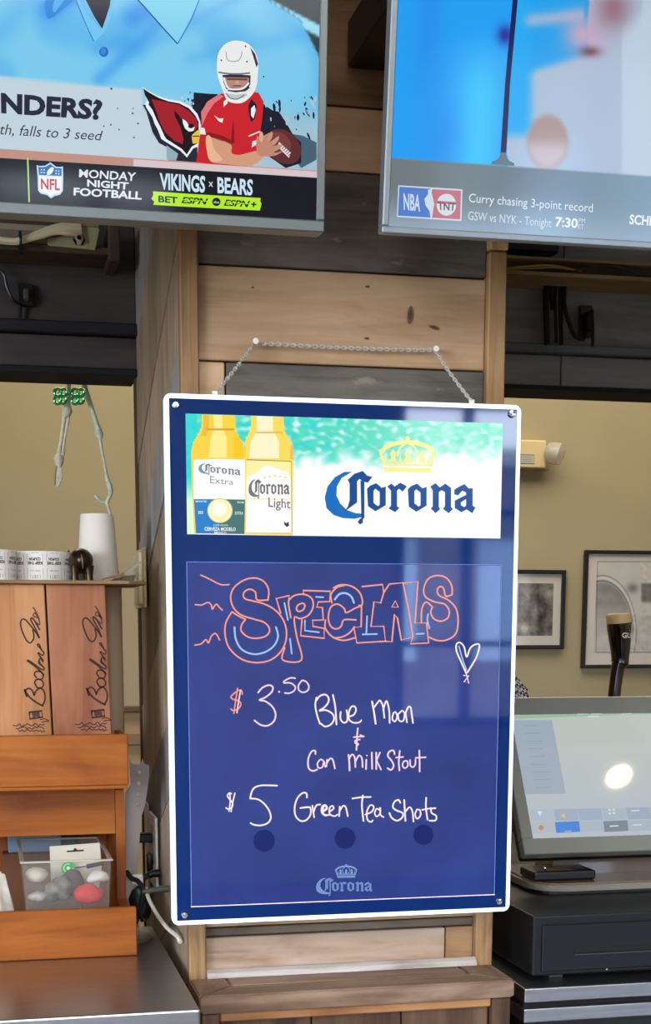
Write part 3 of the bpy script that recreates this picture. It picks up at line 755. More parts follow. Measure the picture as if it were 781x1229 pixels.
A.stroke(C4([(600, 206), (606, 248), (634, 252), (644, 206), (628, 184), (604, 204)]), 1.8, WH, 1)
A.stroke(C4([(660, 262), (650, 200)]), 1.9, WH, 1); A.stroke(C4([(650, 200), (668, 160), (684, 162), (692, 210), (700, 266)]), 2.0, WH, 1)
A.build('drink_name', sg, label='handwriting reading Blue Moon')
def C5(pts): return [(360 + x / 4.881, 865 + y / 4.881) for x, y in pts]
A.stroke(C5([(338, 44), (334, 90), (330, 172)]), 1.9, PK, 1); A.stroke(C5([(314, 96), (374, 92), (352, 84)]), 1.8, PK, 1, k=0)
A.stroke(C5([(350, 110), (324, 116), (324, 132), (342, 136), (330, 150)]), 1.7, PK, 1)
A.build('ampersand', sg)
A.stroke(C5([(90, 196), (88, 176), (66, 182), (48, 224), (50, 276), (74, 294), (100, 286)]), 2.0, PK, 1)
A.stroke(C5([(142, 242), (122, 226), (102, 250), (108, 276), (130, 272), (140, 240), (146, 270)]), 1.8, PK, 1)
A.stroke(C5([(154, 270), (158, 228)]), 1.8, PK, 1); A.stroke(C5([(156, 250), (176, 222), (192, 230), (204, 280)]), 1.9, PK, 1)
A.stroke(C5([(290, 292), (288, 240), (284, 200)]), 2.1, PK, 1); A.stroke(C5([(286, 226), (304, 198), (320, 216), (324, 272)]), 1.9, PK, 1)
A.stroke(C5([(324, 240), (344, 204), (362, 220), (366, 272)]), 1.9, PK, 1)
A.stroke(C5([(386, 284), (388, 228)]), 2.0, PK, 1); A.ell(360 + 391 / 4.881, 865 + 204 / 4.881, 1, 1, PK, 1, n=8)
A.stroke(C5([(420, 186), (422, 282)]), 2.0, PK, 1); A.stroke(C5([(446, 186), (446, 284)]), 2.0, PK, 1); A.stroke(C5([(468, 186), (448, 232), (474, 286)]), 1.9, PK, 1, k=0)
A.stroke(C5([(554, 196), (546, 174), (522, 182), (514, 206), (534, 232), (548, 262), (534, 288), (512, 278)]), 2.0, PK, 1)
A.stroke(C5([(584, 176), (578, 240), (582, 292)]), 1.9, PK, 1); A.stroke(C5([(562, 216), (604, 212)]), 1.8, PK, 1)
A.stroke(C5([(628, 236), (608, 238), (600, 262), (612, 278), (630, 266), (630, 240)]), 1.8, PK, 1)
A.stroke(C5([(644, 230), (646, 262), (660, 272), (674, 258), (676, 228)]), 1.8, PK, 1)
A.stroke(C5([(698, 174), (700, 240), (700, 298)]), 1.9, PK, 1); A.stroke(C5([(676, 218), (736, 214)]), 1.8, PK, 1)
A.build('drink_name', sg, label='handwriting reading Can Milk Stout')
def C6(pts): return [(260 + x / 5.579, 930 + y / 5.579) for x, y in pts]
A.stroke(C6([(98, 126), (84, 122), (72, 140), (84, 160), (104, 186), (104, 212), (80, 230), (62, 220)]), 1.8, WH, 1)
A.stroke(C6([(88, 122), (90, 180), (82, 244)]), 1.6, WH, 1); A.stroke(C6([(122, 122), (108, 180), (96, 246)]), 1.6, WH, 1)
A.stroke(C6([(404, 72), (340, 70), (290, 72), (250, 88), (232, 120), (224, 158)]), 2.0, WH, 1)
A.stroke(C6([(224, 158), (276, 164), (320, 196), (352, 242), (362, 288), (342, 322), (296, 338), (250, 334), (226, 322)]), 2.0, WH, 1)
A.build('price', sg, label='handwritten price $5')
A.stroke(C6([(604, 152), (600, 124), (574, 122), (540, 156), (522, 214), (528, 274), (562, 308), (600, 302), (628, 264), (622, 218), (560, 222)]), 2.0, WH, 1)
A.stroke(C6([(560, 222), (626, 216)]), 1.8, WH, 1)
A.stroke(C6([(640, 206), (652, 284)]), 1.9, WH, 1); A.stroke(C6([(648, 250), (666, 206), (694, 198)]), 1.9, WH, 1)
A.stroke(C6([(704, 246), (732, 226), (728, 202), (706, 212), (702, 250), (724, 272), (746, 268)]), 1.8, WH, 1)
def C7(pts): return [(390 + x / 5.207, 940 + y / 5.207) for x, y in pts]
A.stroke(C7([(-14, 178), (12, 160), (6, 140), (-12, 152), (-8, 192), (24, 200)]), 1.8, WH, 1)
A.stroke(C7([(28, 178), (52, 160), (48, 142), (30, 152), (28, 190), (56, 206), (78, 196)]), 1.8, WH, 1)
A.stroke(C7([(88, 206), (92, 146)]), 1.9, WH, 1); A.stroke(C7([(90, 176), (112, 142), (130, 152), (142, 206)]), 1.9, WH, 1)
A.stroke(C7([(170, 96), (224, 88), (286, 86)]), 1.9, WH, 1); A.stroke(C7([(236, 76), (230, 140), (240, 236)]), 2.0, WH, 1)
A.stroke(C7([(252, 196), (292, 178), (304, 146), (282, 138), (262, 176), (264, 226), (286, 242), (298, 232)]), 1.8, WH, 1)
A.stroke(C7([(342, 168), (322, 160), (310, 186), (322, 208), (344, 188), (344, 150), (346, 196), (366, 212)]), 1.8, WH, 1)
A.stroke(C7([(470, 122), (458, 104), (432, 118), (424, 150), (446, 170), (484, 186), (482, 214), (450, 234), (416, 216), (402, 186)]), 2.0, WH, 1)
A.stroke(C7([(494, 104), (498, 170), (502, 236)]), 2.0, WH, 1); A.stroke(C7([(500, 180), (528, 150), (546, 178), (552, 240)]), 1.9, WH, 1)
A.stroke(C7([(574, 164), (562, 196), (576, 222), (596, 200), (592, 168), (574, 164)]), 1.8, WH, 1)
A.stroke(C7([(632, 90), (630, 150), (640, 228)]), 1.9, WH, 1); A.stroke(C7([(606, 166), (664, 156)]), 1.8, WH, 1)
A.stroke(C7([(690, 156), (664, 160), (666, 186), (694, 204), (690, 232), (652, 234)]), 1.9, WH, 1)
A.build('drink_name', sg, label='handwriting reading Green Tea Shots')
# printed wordmark at the foot of the panel, crop [360,1020,460,1085] scale 7.81
A = Art((0, WY, 0), FN, strength=.9)
sm = TrF(360 + (148 - 34 * .81) / 7.81, 1020 + (262 - 195 * .76) / 7.81, .81 / 7.81 * 1.02, .76 / 7.81, -.012)
wordmark(A, sm, ((128, 160, 218), (118, 150, 210)), 1)
crown(A, TrF(360 + 322 / 7.81, 1020 + 130 / 7.81, .281, .28, -.01), (140, 168, 222), 1)
A.build('printed_mark', sg, label='small pale blue blackletter beer name with crown')
# three darker round dots low on the panel
A = Art((0, WY, 0), FN, rough=.05)
for (x, y, r) in ((317, 1009, 13), (414, 1006, 12.5), (508, 1002, 12)):
    A.ell(x, y, r, r * 1.02, (19, 34, 94), .3); A.build('dark_dot', sg)
# chain and its two nails
ch = thing('chain', 'thin steel chain looped over two nails above the specials board', 'chain', (0, SY + .02, at(258, 468, -.04).z))
cp = [at(258, 470, SY + .016), at(306, 411, -.012), at(522, 420, -.012), at(566, 484, SY + .016)]
for q_ in (cp[0], cp[3]): q_.z = SZ1 + .005
cp[1].y = cp[2].y = -.010
steelc = mat('chain_steel', (214, 210, 200), rough=.4, metal=.5)
def links(bm, a, c, sag):
    L_ = (c - a).length; n = int(L_ / .0052); prev = None
    for i in range(n):
        t = (i + .5) / n; p = a.lerp(c, t); p.z -= sag * 4 * t * (1 - t)
        d = (c - a).normalized(); up = Vector((0, -1, 0)); s = d.cross(up).normalized(); s2 = up if i % 2 else s
        ring = []
        for k in range(8):
            an = 2 * math.pi * k / 8; ring.append(p + d * (math.cos(an) * .0042) + s2 * (math.sin(an) * .0021))
        ring.append(ring[0]); tube(bm, ring, .00095, 5, cap=False)
for a, c, s in ((cp[0], cp[1], .002), (cp[1], cp[2], .002), (cp[2], cp[3], .002)):
    b = B(); links(b, a, c, s); obj('chain_length', b, steelc, ch, smooth=True)
for p in cp[1:3]:
    b = B(); lathe(b, [(.0015, .012), (.0015, -.006), (.0042, -.006), (.0042, -.0075)], (p.x, p.y, p.z + .001), 12, 'Y'); obj('nail', b, steelc, ch, smooth=True)
for p in (cp[0], cp[3]):
    b = B(); box(b, p.x - .004, p.x + .004, SY + .0142, SY + .018, SZ1 - .03, SZ1 + .008, .001); obj('hanger_tab', b, steelc, sg)

# ---------------------------------------------------------------- televisions
def tv(name, label, corner, Y, tilt, direction, bez_side, bez_bot, rim, rimmat):
    """corner: pixel of the outer bottom corner next to the pillar; direction -1 grows left, +1 grows right"""
    t = math.radians(tilt); U = Vector((0, -math.sin(t), math.cos(t))); N = Vector((0, -math.cos(t), -math.sin(t)))
    O = at(corner[0], corner[1], Y); Wd, Hd = .965, .560
    X = Vector((direction, 0, 0))
    root = thing(name, label, 'television', O + X * Wd / 2)
    def blk(bm, a0, a1, h0, h1, d0, d1, bev=.001):
        mt = Matrix(((1, N.x * -1, U.x, O.x), (0, -N.y, U.y, O.y), (0, -N.z, U.z, O.z), (0, 0, 0, 1)))
        x0, x1 = sorted((a0 * direction, a1 * direction)); box(bm, x0, x1, d0, d1, h0, h1, bev, mt)
    b = B(); blk(b, .012, Wd - .012, .012, Hd - .012, .006, rim); blk(b, .10, Wd - .10, .06, Hd - .06, rim + .001, rim + .03)
    obj('housing', b, M['black'], root)
    for n, (a0, a1, h0, h1) in enumerate(((0, Wd, 0, bez_bot), (0, Wd, Hd - bez_side, Hd), (0, bez_side, bez_bot, Hd - bez_side), (Wd - bez_side, Wd, bez_bot, Hd - bez_side))):
        b = B(); blk(b, a0, a1, h0, h1, 0, rim * .75, .0015); obj('bezel', b, rimmat, root)
    b = B(); blk(b, bez_side, Wd - bez_side, bez_bot, Hd - bez_side, .003, .006, 0); obj('screen', b, mat('screen_glass', (6, 6, 8), rough=.06), root)
    so = O - N * .003
    def c(a, h): return so + N * .0002 + X * a + U * h
    lft, rgt = (c(Wd - bez_side, 0) - O, c(bez_side, 0) - O) if direction < 0 else (c(bez_side, 0) - O, c(Wd - bez_side, 0) - O)
    def R_(h): return
    hh0, hh1 = bez_bot, Hd - bez_side
    a_l, a_r = (Wd - bez_side, bez_side) if direction < 0 else (bez_side, Wd - bez_side)
    rect = (c(a_l, hh1), c(a_r, hh1), c(a_r, hh0), c(a_l, hh0))
    # mount arm behind
    mx_ = O + X * (.06 if direction > 0 else .08) + U * .3
    b = B()
    box(b, mx_.x - .05, mx_.x + .05, mx_.y + rim + .02, -.014, mx_.z - .03, mx_.z + .03, .003)
    obj('mount_arm', b, M['black'], root)
    return root, so, N, rect
rim_l = mat('tv_bezel_grey', (112, 120, 120), rough=.3, metal=.55)
rim_r = mat('tv_bezel_silver', (150, 160, 164), rough=.3, metal=.6)
tvl, oL, nL, rL = tv('television', 'wall television showing a football player in red and a bold caption, grey bezel', (389.5, 279), -.24, 4.6, -1, .0105, .0135, .05, rim_l)
def lfn(px, py):
    base = (122, 204, 240)
    c = mixc(base, (96, 188, 238), sst(-.1, .5, nz(px, py, 60, 2)))
    # folds
    for (x0, y0, x1, y1, w, s) in ((160, 20, 215, -12, 16, 1), (120, 95, 200, 20, 9, .6), (60, 10, 84, -5, 14, 1.3), (150, 50, 118, 56, 12, .5), (168, 60, 280, 0, 8, .3), (230, 70, 370, 40, 10, .25), (35, 0, -20, 60, 16, .3)):
        dx, dy = x1 - x0, y1 - y0; l = dx * dx + dy * dy; t = max(0, min(1, ((px - x0) * dx + (py - y0) * dy) / l))
        d = math.hypot(px - x0 - dx * t, py - y0 - dy * t)
        c = mixc(c, (52, 152, 236), s * math.exp(-(d / w) ** 2))
    # dark studio at the top right, and the picture bounds of the lower caption
    e = 300 + 74 * sst(-10, 110, py) + .12 * py
    if px > 300:
        edge = -14 + (px - 300) * .60 + max(0, px - 360) * 1.4
        k = sst(3, -3, py - edge); c = mixc(c, (22, 52, 62), k)
        stripe = abs(py - ((px - 300) * .52 - 6)); 
        if py < edge: c = mixc(c, (150, 220, 240), sst(9, 5, stripe) * sst(296, 310, px))
    cap = 92 + .09 * px
    k = sst(-1.5, 1.5, py - cap)
    if px > 170: k = sst(-6, 34, py - cap)
    g = mixc((196, 214, 224), (150, 190, 208), sst(160, 380, px) * .8)
    c = mixc(c, g, k)
    return c
pm = pic_material('television_picture', .95, rough=.08)
picture('broadcast_picture', oL, nL, rL, 300, 170, lfn, pm, tvl)
A = Art(oL + nL * .0003, nL, strength=.95, rough=.08)
def D1(pts): return [(x / 3.004, y / 3.0) for x, y in pts]
A.poly(D1([(290, -6), (306, -6), (340, 60), (368, 104), (380, 70), (396, 20), (400, -8)]), (40, 40, 60), 1)
A.poly(D1([(272, 0), (288, 0), (320, 60), (364, 104), (378, 74), (404, -4), (414, -4), (400, 60), (376, 118), (340, 150), (312, 110)]), (116, 200, 244), .5)
A.stroke(D1([(272, -4), (310, 90), (338, 148)]), 1.3, (44, 130, 210), 1.5, caps=False)
A.poly(D1([(494, -4), (514, 20), (640, 160), (720, -4)]), (132, 214, 244), .6)
A.stroke(D1([(494, -4), (520, 24), (580, 92), (640, 158)]), 1.6, (30, 90, 150), 1.5, caps=False, k=0); A.stroke(D1([(640, 158), (690, 70), (720, -6)]), 1.4, (40, 130, 205), 1.5, caps=False, k=0)
A.poly(D1([(170, -4), (164, 40), (178, 68), (230, 30), (262, -4)]), (40, 140, 224), 1, smooth=4)
A.poly(D1([(200, -4), (190, 30), (196, 44), (214, 24), (232, -4)]), (80, 180, 240), 1.5, smooth=4)
A.ell(374 / 3.004, 187 / 3.0, 5.6, 6.0, (36, 112, 200), 2); A.ell(372 / 3.004, 184 / 3.0, 3.4, 3.8, (60, 140, 220), 3)
A.build('shirt_collar', tvl, label='collar and button of a light blue shirt')
# lower caption
def D2(pts): return [(x / 4.339, 80 + y / 4.342) for x, y in pts]
A.text('NDERS?', D2([(4, 134), (536, 172), (524, 280), (6, 244)]), (38, 44, 64), 1, bold=.045)
A.text('th, falls to 3 seed', D2([(2, 296), (536, 334), (532, 394), (0, 362)]), (56, 64, 78), 1, shear=.22)
for x, y, r in ((580, 115, 1.4), (612, 218, .9), (690, 243, 1.2), (718, 296, 1.2), (698, 369, 1.1), (577, 303, 1.1), (692, 218, .8), (540, 310, 1), (620, 328, 1)): A.ell(x / 4.339, 80 + y / 4.342, r, r, (60, 80, 100), 1, n=8)
A.build('caption', tvl, label='dark bold caption over a smaller slanted line')
# band and ticker
A.poly([(-560, 140), (0, 178.5), (381.5, 205), (381.5, 213), (0, 189.5), (-560, 155)], (196, 146, 132), 1)
A.poly([(160, 191), (381.5, 206), (381.5, 213), (160, 199.5)], (222, 200, 204), 1.5)
A.poly([(-560, 155), (0, 189.5), (381, 213.5), (381, 264.5), (0, 242), (-560, 209)], (18, 20, 32), 1)
A.stroke([(33.2, 189.5), (35, 242.5)], 1.8, (176, 224, 120), 2, k=0, caps=False)
A.build('ticker_bar', tvl, label='black ticker bar below a pinkish stripe')
# shield badge, crop [30,180,190,250] scale 4.881
def D3(pts): return [(30 + x / 4.881, 180 + y / 4.881) for x, y in pts]
A.poly(D3([(68, 88), (84, 94), (118, 92), (148, 72), (182, 98), (204, 100), (222, 96), (224, 160), (222, 238), (206, 262), (172, 270), (152, 284), (130, 264), (92, 256), (76, 236), (74, 160)]), (190, 226, 248), 2)
A.poly(D3([(78, 98), (100, 102), (124, 98), (148, 82), (178, 106), (214, 108), (214, 152), (82, 146)]), (20, 110, 190), 3)
A.poly(D3([(84, 152), (214, 158), (214, 234), (200, 252), (170, 258), (152, 272), (132, 256), (96, 246), (86, 232)]), (248, 250, 255), 3)
A.ell(30 + 148 / 4.881, 180 + 124 / 4.881, 5.6, 2.9, (240, 246, 252), 4, rot=-.9, n=18)
for x, y in ((96, 116), (112, 116), (96, 132), (112, 132), (182, 122), (198, 123), (182, 138), (198, 139)): A.ell(30 + x / 4.881, 180 + y / 4.881, 1, 1, (230, 240, 250), 4, n=6)
A.text('NFL', D3([(92, 166), (206, 172), (204, 238), (94, 230)]), (206, 30, 52), 4, bold=.03)
A.build('league_shield', tvl, label='blue and white shield with red letters NFL')
A.text('MONDAY', D3([(318, 112), (652, 132), (646, 184), (316, 160)]), (226, 236, 248), 2, bold=.018)
A.text('NIGHT', D3([(364, 172), (608, 190), (604, 234), (364, 214)]), (226, 236, 248), 2, bold=.03)
A.text('FOOTBALL', D3([(286, 220), (686, 244), (682, 292), (284, 266)]), (226, 236, 248), 2, bold=.03)
def D4(pts): return [(180 + x / 5.207, 195 + y / 5.2) for x, y in pts]
A.text('VIKINGS', D4([(60, 64), (346, 84), (342, 190), (64, 170)]), (206, 232, 250), 2, bold=.03)
A.text('BEARS', D4([(420, 90), (644, 106), (640, 208), (422, 192)]), (206, 232, 250), 2, bold=.03)
A.text('x', D4([(366, 120), (394, 122), (394, 152), (366, 150)]), (226, 236, 248), 2)
A.poly(D4([(18, 180), (250, 196), (692, 222), (688, 240), (696, 258), (686, 300), (440, 288), (180, 274), (20, 264), (26, 244), (8, 226), (20, 204)]), (184, 240, 40), 2)
A.text('BET', D4([(52, 206), (172, 216), (172, 256), (52, 248)]), (24, 30, 20), 3, bold=.03)
A.text('ESPN', D4([(200, 214), (364, 224), (356, 264), (196, 254)]), (24, 30, 20), 3, bold=.03, shear=.2)
A.stroke(D4([(196, 232), (360, 242)]), .8, (184, 240, 40), 4, k=0, caps=False)
A.ell(180 + 414 / 5.207, 195 + 246 / 5.2, 5.0, 5.0, (20, 26, 24), 3); A.text('abc', D4([(396, 238), (432, 240), (432, 256), (396, 254)]), (220, 236, 240), 4)
A.text('ESPN', D4([(466, 230), (626, 240), (618, 280), (460, 270)]), (24, 30, 20), 3, bold=.03, shear=.2)
A.stroke(D4([(462, 248), (622, 258)]), .8, (184, 240, 40), 4, k=0, caps=False)
A.stroke(D4([(632, 260), (664, 263)]), 1.8, (24, 30, 20), 3, k=0, caps=False); A.stroke(D4([(650, 246), (646, 278)]), 1.8, (24, 30, 20), 3, k=0, caps=False)
A.build('match_listing', tvl, label='white match lettering over a lime green strip')
# splatter, bird crest, player
def D5(pts): return [(160 + x / 7.81, 95 + y / 7.81) for x, y in pts]
def D6(pts): return [(220 + x / 4.881, 40 + y / 4.882) for x, y in pts]
dk = (26, 30, 46)
A.poly(D5([(560, 124), (640, 134), (790, 140), (790, 420), (610, 420), (560, 300), (545, 230), (600, 190), (660, 200), (640, 150)]), dk, .6)
A.poly(D6([(60, 346), (220, 360), (200, 420), (110, 450), (60, 400), (40, 440), (60, 380)]), dk, .6)
A.poly(D6([(440, 380), (476, 420), (520, 450), (560, 460), (600, 520), (640, 590), (690, 640), (690, 760), (600, 790), (470, 700), (440, 500)]), dk, .6)
A.poly(D6([(640, 590), (700, 600), (780, 640), (780, 740), (690, 790), (650, 740)]), (70, 100, 116), .5)
random.seed(11)
for i in range(46):
    x = random.uniform(470, 775); y = random.uniform(400, 640) - (x - 470) * .12; s = random.uniform(2, 12)
    A.ell(220 + x / 4.881, 40 + y / 4.882, s / 4.881 * .8, s * random.uniform(1, 3) / 4.882, random.choice([dk, dk, (170, 200, 214)]), .8, rot=random.uniform(-.6, .3), n=8)
for i in range(16):
    A.ell(160 + random.uniform(430, 620) / 7.81, 95 + random.uniform(120, 240) / 7.81, random.uniform(.4, 1.5), random.uniform(.4, 1.6), random.choice([dk, (190, 216, 228)]), .8, n=8)
A.poly(D5([(86, 240), (120, 300), (150, 400), (180, 500), (240, 600), (320, 640), (330, 760), (600, 780), (600, 640), (300, 560), (200, 340), (120, 240)]), (34, 40, 56), .6)
A.poly(D5([(310, 620), (420, 700), (400, 762), (312, 756)]), (150, 176, 190), .9)
A.build('ink_splatter', tvl)['kind'] = 'stuff'
A.poly(D5([(82, 72), (130, 104), (230, 158), (330, 190), (440, 208), (540, 258), (600, 326), (628, 400), (626, 620), (560, 650), (502, 734), (440, 670), (300, 586), (262, 560), (232, 480), (200, 420), (180, 360), (118, 260), (112, 220), (130, 200), (108, 150)]), (238, 244, 250), 2)
A.poly(D5([(90, 84), (140, 120), (240, 176), (330, 208), (430, 226), (520, 272), (580, 340), (612, 400), (612, 500), (606, 600), (548, 632), (500, 706), (452, 652), (310, 562), (292, 536), (254, 450), (216, 376), (180, 290), (140, 236), (148, 220), (108, 150)]), (24, 20, 28), 3)
A.poly(D5([(168, 186), (220, 196), (330, 220), (430, 240), (520, 296), (590, 372), (606, 440), (580, 480), (500, 470), (470, 400), (420, 330), (380, 290), (390, 350), (440, 450), (470, 560), (462, 610), (380, 576), (300, 500), (250, 410), (214, 300)]), (166, 30, 44), 4)
A.poly(D5([(462, 372), (496, 396), (516, 430), (512, 452), (540, 464), (576, 446), (562, 486), (520, 492), (484, 462), (464, 410)]), (240, 244, 250), 5)
A.ell(160 + 540 / 7.81, 95 + 436 / 7.81, 3.4, 2.6, (24, 20, 28), 4.5)
A.poly(D5([(622, 470), (590, 486), (552, 520), (546, 540), (556, 604), (622, 600)]), (232, 196, 84), 5)
A.stroke(D5([(552, 536), (620, 534)]), 1.2, (24, 20, 28), 6, k=0, caps=False)
A.build('bird_crest', tvl, label='red and black bird head crest with white outline')
A.poly(D6([(104, 460), (140, 400), (210, 356), (260, 346), (400, 340), (440, 348), (470, 400), (462, 500), (452, 570), (450, 640), (400, 776), (300, 775), (160, 765), (76, 756), (90, 640), (104, 560)]), (204, 34, 44), 7, smooth=0)
A.poly(D6([(104, 460), (140, 400), (210, 356), (236, 370), (180, 410), (140, 470), (110, 540)]), (226, 120, 126), 7.5)
A.poly(D6([(380, 420), (400, 384), (430, 420), (420, 500), (396, 520), (384, 470)]), (26, 30, 44), 8); A.poly(D6([(396, 440), (416, 420), (424, 450), (410, 500), (396, 480)]), (235, 240, 245), 9)
A.poly(D6([(104, 590), (150, 580), (230, 600), (280, 626), (300, 600), (290, 500), (300, 640), (280, 650), (136, 600)]), (140, 20, 32), 8)
A.poly(D6([(180, 480), (210, 500), (234, 498), (228, 524), (206, 514)]), (244, 240, 244), 9)
A.poly(D6([(96, 590), (106, 552), (124, 556), (132, 594)]), (240, 236, 240), 9)
A.stroke(D6([(384, 602), (446, 576)]), 1.6, (246, 220, 220), 9, k=0); A.poly(D6([(404, 632), (432, 626), (430, 650), (400, 670)]), (240, 226, 226), 9)
A.poly(D6([(134, 604), (180, 610), (278, 650), (282, 700), (330, 712), (420, 690), (440, 700), (470, 720), (400, 775), (240, 766), (160, 750), (136, 680)]), (214, 158, 128), 8, smooth=3)
A.poly(D6([(134, 604), (160, 606), (180, 680), (230, 740), (160, 750), (136, 680)]), (236, 186, 150), 8.6, smooth=3)
A.ell(220 + 584 / 4.881, 40 + 664 / 4.882, 24, 18.5, (96, 44, 48), 8, rot=.75, n=32)
A.ell(220 + 566 / 4.881, 40 + 640 / 4.882, 15, 11, (122, 62, 64), 8.4, rot=.75, n=26)
A.poly(D6([(560, 636), (630, 700), (618, 730), (552, 664)]), (226, 220, 222), 9)
for k in range(6): A.stroke(D6([(566 + k * 10, 668 + k * 10), (582 + k * 10, 652 + k * 10)]), .9, (110, 60, 64), 9.5, k=0, caps=False)
A.poly(D6([(430, 600), (450, 620), (470, 600), (520, 580), (500, 640), (560, 600), (520, 660), (566, 650), (530, 700), (580, 690), (540, 716), (470, 722), (430, 700)]), (196, 138, 116), 10, smooth=2)
A.ell(220 + 456 / 4.881, 40 + 606 / 4.882, 2.6, 6.4, (222, 170, 148), 11, n=14); A.ell(220 + 508 / 4.881, 40 + 606 / 4.882, 2.4, 6.6, (206, 150, 130), 11, rot=.35, n=14)
A.ell(220 + 540 / 4.881, 40 + 630 / 4.882, 2.2, 6.6, (206, 150, 130), 11, rot=.65, n=14); A.ell(220 + 552 / 4.881, 40 + 672 / 4.882, 2.0, 6.6, (200, 144, 124), 11, rot=.95, n=14)
# helmet
A.poly(D6([(330, 44), (380, 62), (420, 110), (438, 170), (436, 240), (430, 300), (410, 350), (370, 392), (330, 410), (276, 404), (248, 380), (226, 320), (204, 260), (196, 190), (204, 120), (236, 70), (280, 46)]), (238, 240, 240), 10, smooth=3)
A.poly(D6([(390, 80), (420, 120), (438, 180), (428, 200), (410, 140)]), (70, 50, 70), 11)
A.poly(D6([(228, 244), (300, 240), (394, 246), (392, 300), (368, 334), (252, 328), (236, 290)]), (52, 42, 52), 11)
A.poly(D6([(242, 258), (384, 260), (382, 296), (356, 322), (266, 318), (248, 290)]), (186, 140, 126), 12)
A.poly(D6([(252, 262), (376, 264), (372, 276), (256, 274)]), (104, 72, 72), 12.3)
A.poly(D6([(306, 276), (322, 276), (328, 298), (302, 298)]), (206, 162, 146), 12.3)
A.poly(D6([(286, 304), (340, 304), (336, 312), (292, 311)]), (120, 70, 72), 12.3)
A.poly(D6([(270, 322), (350, 322), (340, 342), (284, 342)]), (90, 76, 84), 12)
A.stroke(D6([(206, 228), (260, 236), (330, 238), (390, 232)]), 2.0, (110, 120, 130), 12, caps=False)
A.poly(D6([(262, 330), (300, 338), (350, 332), (384, 312), (392, 322), (360, 340), (306, 346), (258, 338)]), (50, 46, 58), 12.5)
A.poly(D6([(248, 352), (306, 360), (366, 352), (376, 362), (350, 378), (296, 384), (262, 374)]), (196, 200, 206), 12.5)
A.stroke(D6([(236, 258), (260, 318), (300, 328), (350, 322), (384, 290)]), 2.2, (236, 238, 240), 13, caps=False)
A.stroke(D6([(226, 320), (262, 346), (310, 352), (362, 346), (406, 310)]), 2.2, (228, 232, 236), 13, caps=False)
A.stroke(D6([(250, 350), (276, 380), (320, 384), (356, 360)]), 1.2, (100, 106, 116), 13, caps=False)
A.stroke(D6([(250, 106), (256, 150), (280, 164), (320, 160), (340, 130), (342, 104)]), 1.0, (150, 156, 160), 12, caps=False)
for x, y in ((222, 158), (372, 166), (364, 76), (470, 254)): A.ell(220 + x / 4.881, 40 + y / 4.882, 1.1, 1.1, (60, 66, 76), 12, n=8)
A.poly(D6([(236, 400), (262, 376), (258, 410), (236, 430)]), (244, 246, 248), 12)
A.build('player_cutout', tvl, label='player in white helmet and red jersey gripping a football')

tvr, oR, nR, rR = tv('television', 'wall television showing a blurred blue and white picture with a basketball ticker', (458.5, 279.5), -.24, 8.0, 1, .0085, .0085, .03, rim_r)
def rfn(px, py):
    px_ = px + (py - 190) * .055   # straighten the lean of the picture
    bot = 188 + (px - 470) * .078
    if py > bot:
        c = mixc((108, 120, 124), (120, 150, 170), sst(460, 781, px)); c = mixc(c, (150, 172, 190), sst(0, 60, py - bot - 34))
        return mixc(c, (86, 96, 96), math.exp(-((px - 640) / 60) ** 2) * sst(60, 20, py - bot) * .5)
    if px_ < 608:
        c = (0, 158, 246)
        c = mixc(c, (40, 196, 252), math.exp(-((px_ - 572) / 28) ** 2) * sst(20, 120, py))
        c = mixc(c, (20, 130, 236), math.exp(-((px_ - 505) / 18) ** 2) * .5 * sst(160, 40, py))
        c = mixc(c, (0, 140, 240), math.exp(-((px_ - 530) / 24) ** 2 - ((py - 170) / 40) ** 2) * .6)
        c = mixc(c, (26, 30, 150), math.exp(-((px - 606) / 9) ** 2 - ((py - 42) / 11) ** 2))
    else:
        c = (170, 190, 214)
        lim = 66 + (700 - px) * .30
        c = mixc((10, 160, 240), c, sst(-8, 8, py - max(lim, 30) + (20 if px < 640 else 0) * 0) if px < 706 else 1)
        c = mixc(c, (0, 170, 245), sst(646, 626, px) * sst(172, 150, py))
        if px < 700: c = mixc(c, (150, 180, 216), math.exp(-((py - 26 + (px - 620) * .10) / 9) ** 2) * sst(618, 640, px))
        c = mixc(c, (196, 170, 196), math.exp(-((px - 700) / 26) ** 2 - ((py - 42) / 26) ** 2))
        c = mixc(c, (150, 112, 128), math.exp(-((px - 736) / 22) ** 2 - ((py - 10) / 26) ** 2))
        c = mixc(c, (120, 76, 92), math.exp(-((px - 708) / 12) ** 2 - ((py - 62) / 6) ** 2))
        d = math.hypot((px - 657) / 26, (py - 170) / 34)
        c = mixc(c, (168, 140, 132), sst(1.1, .8, d) * .9); c = mixc(c, (198, 184, 188), sst(1.1, .7, d) * sst(160, 185, py))
        c = mixc(c, (205, 222, 236), sst(744, 748, px) * .5 * sst(30, 60, py + (px - 740)))
        if px > 770 and py < 70: c = mixc(c, (190, 206, 222), .6)
    return c
pm2 = pic_material('television_picture_two', .95, rough=.10, spec=.5)
picture('broadcast_picture', oR, nR, rR, 300, 180, rfn, pm2, tvr)
A = Art(oR + nR * .0003, nR, strength=.9, rough=.10, spec=.5)
A.poly([(637, -245), (643.5, -245), (612, 100), (607.5, 183), (600.5, 183), (606, 100)], (10, 24, 90), 1)
A.poly([(600.5, 183), (607.5, 183), (608, 189), (611, 193), (617, 196), (617, 199), (590, 197), (590, 194), (596, 192), (599.5, 188)], (104, 124, 134), 2)
A.build('split_bar', tvr, label='dark blue bar between the two pictures')
def D7(pts): return [(470 + x / 4.881, 215 + y / 4.886) for x, y in pts]
A.poly(D7([(38, 36), (414, 60), (408, 246), (30, 222)]), (214, 226, 244), 1)
A.poly(D7([(44, 44), (228, 56), (230, 64), (190, 120), (222, 168), (228, 226), (36, 214)]), (84, 130, 214), 2)
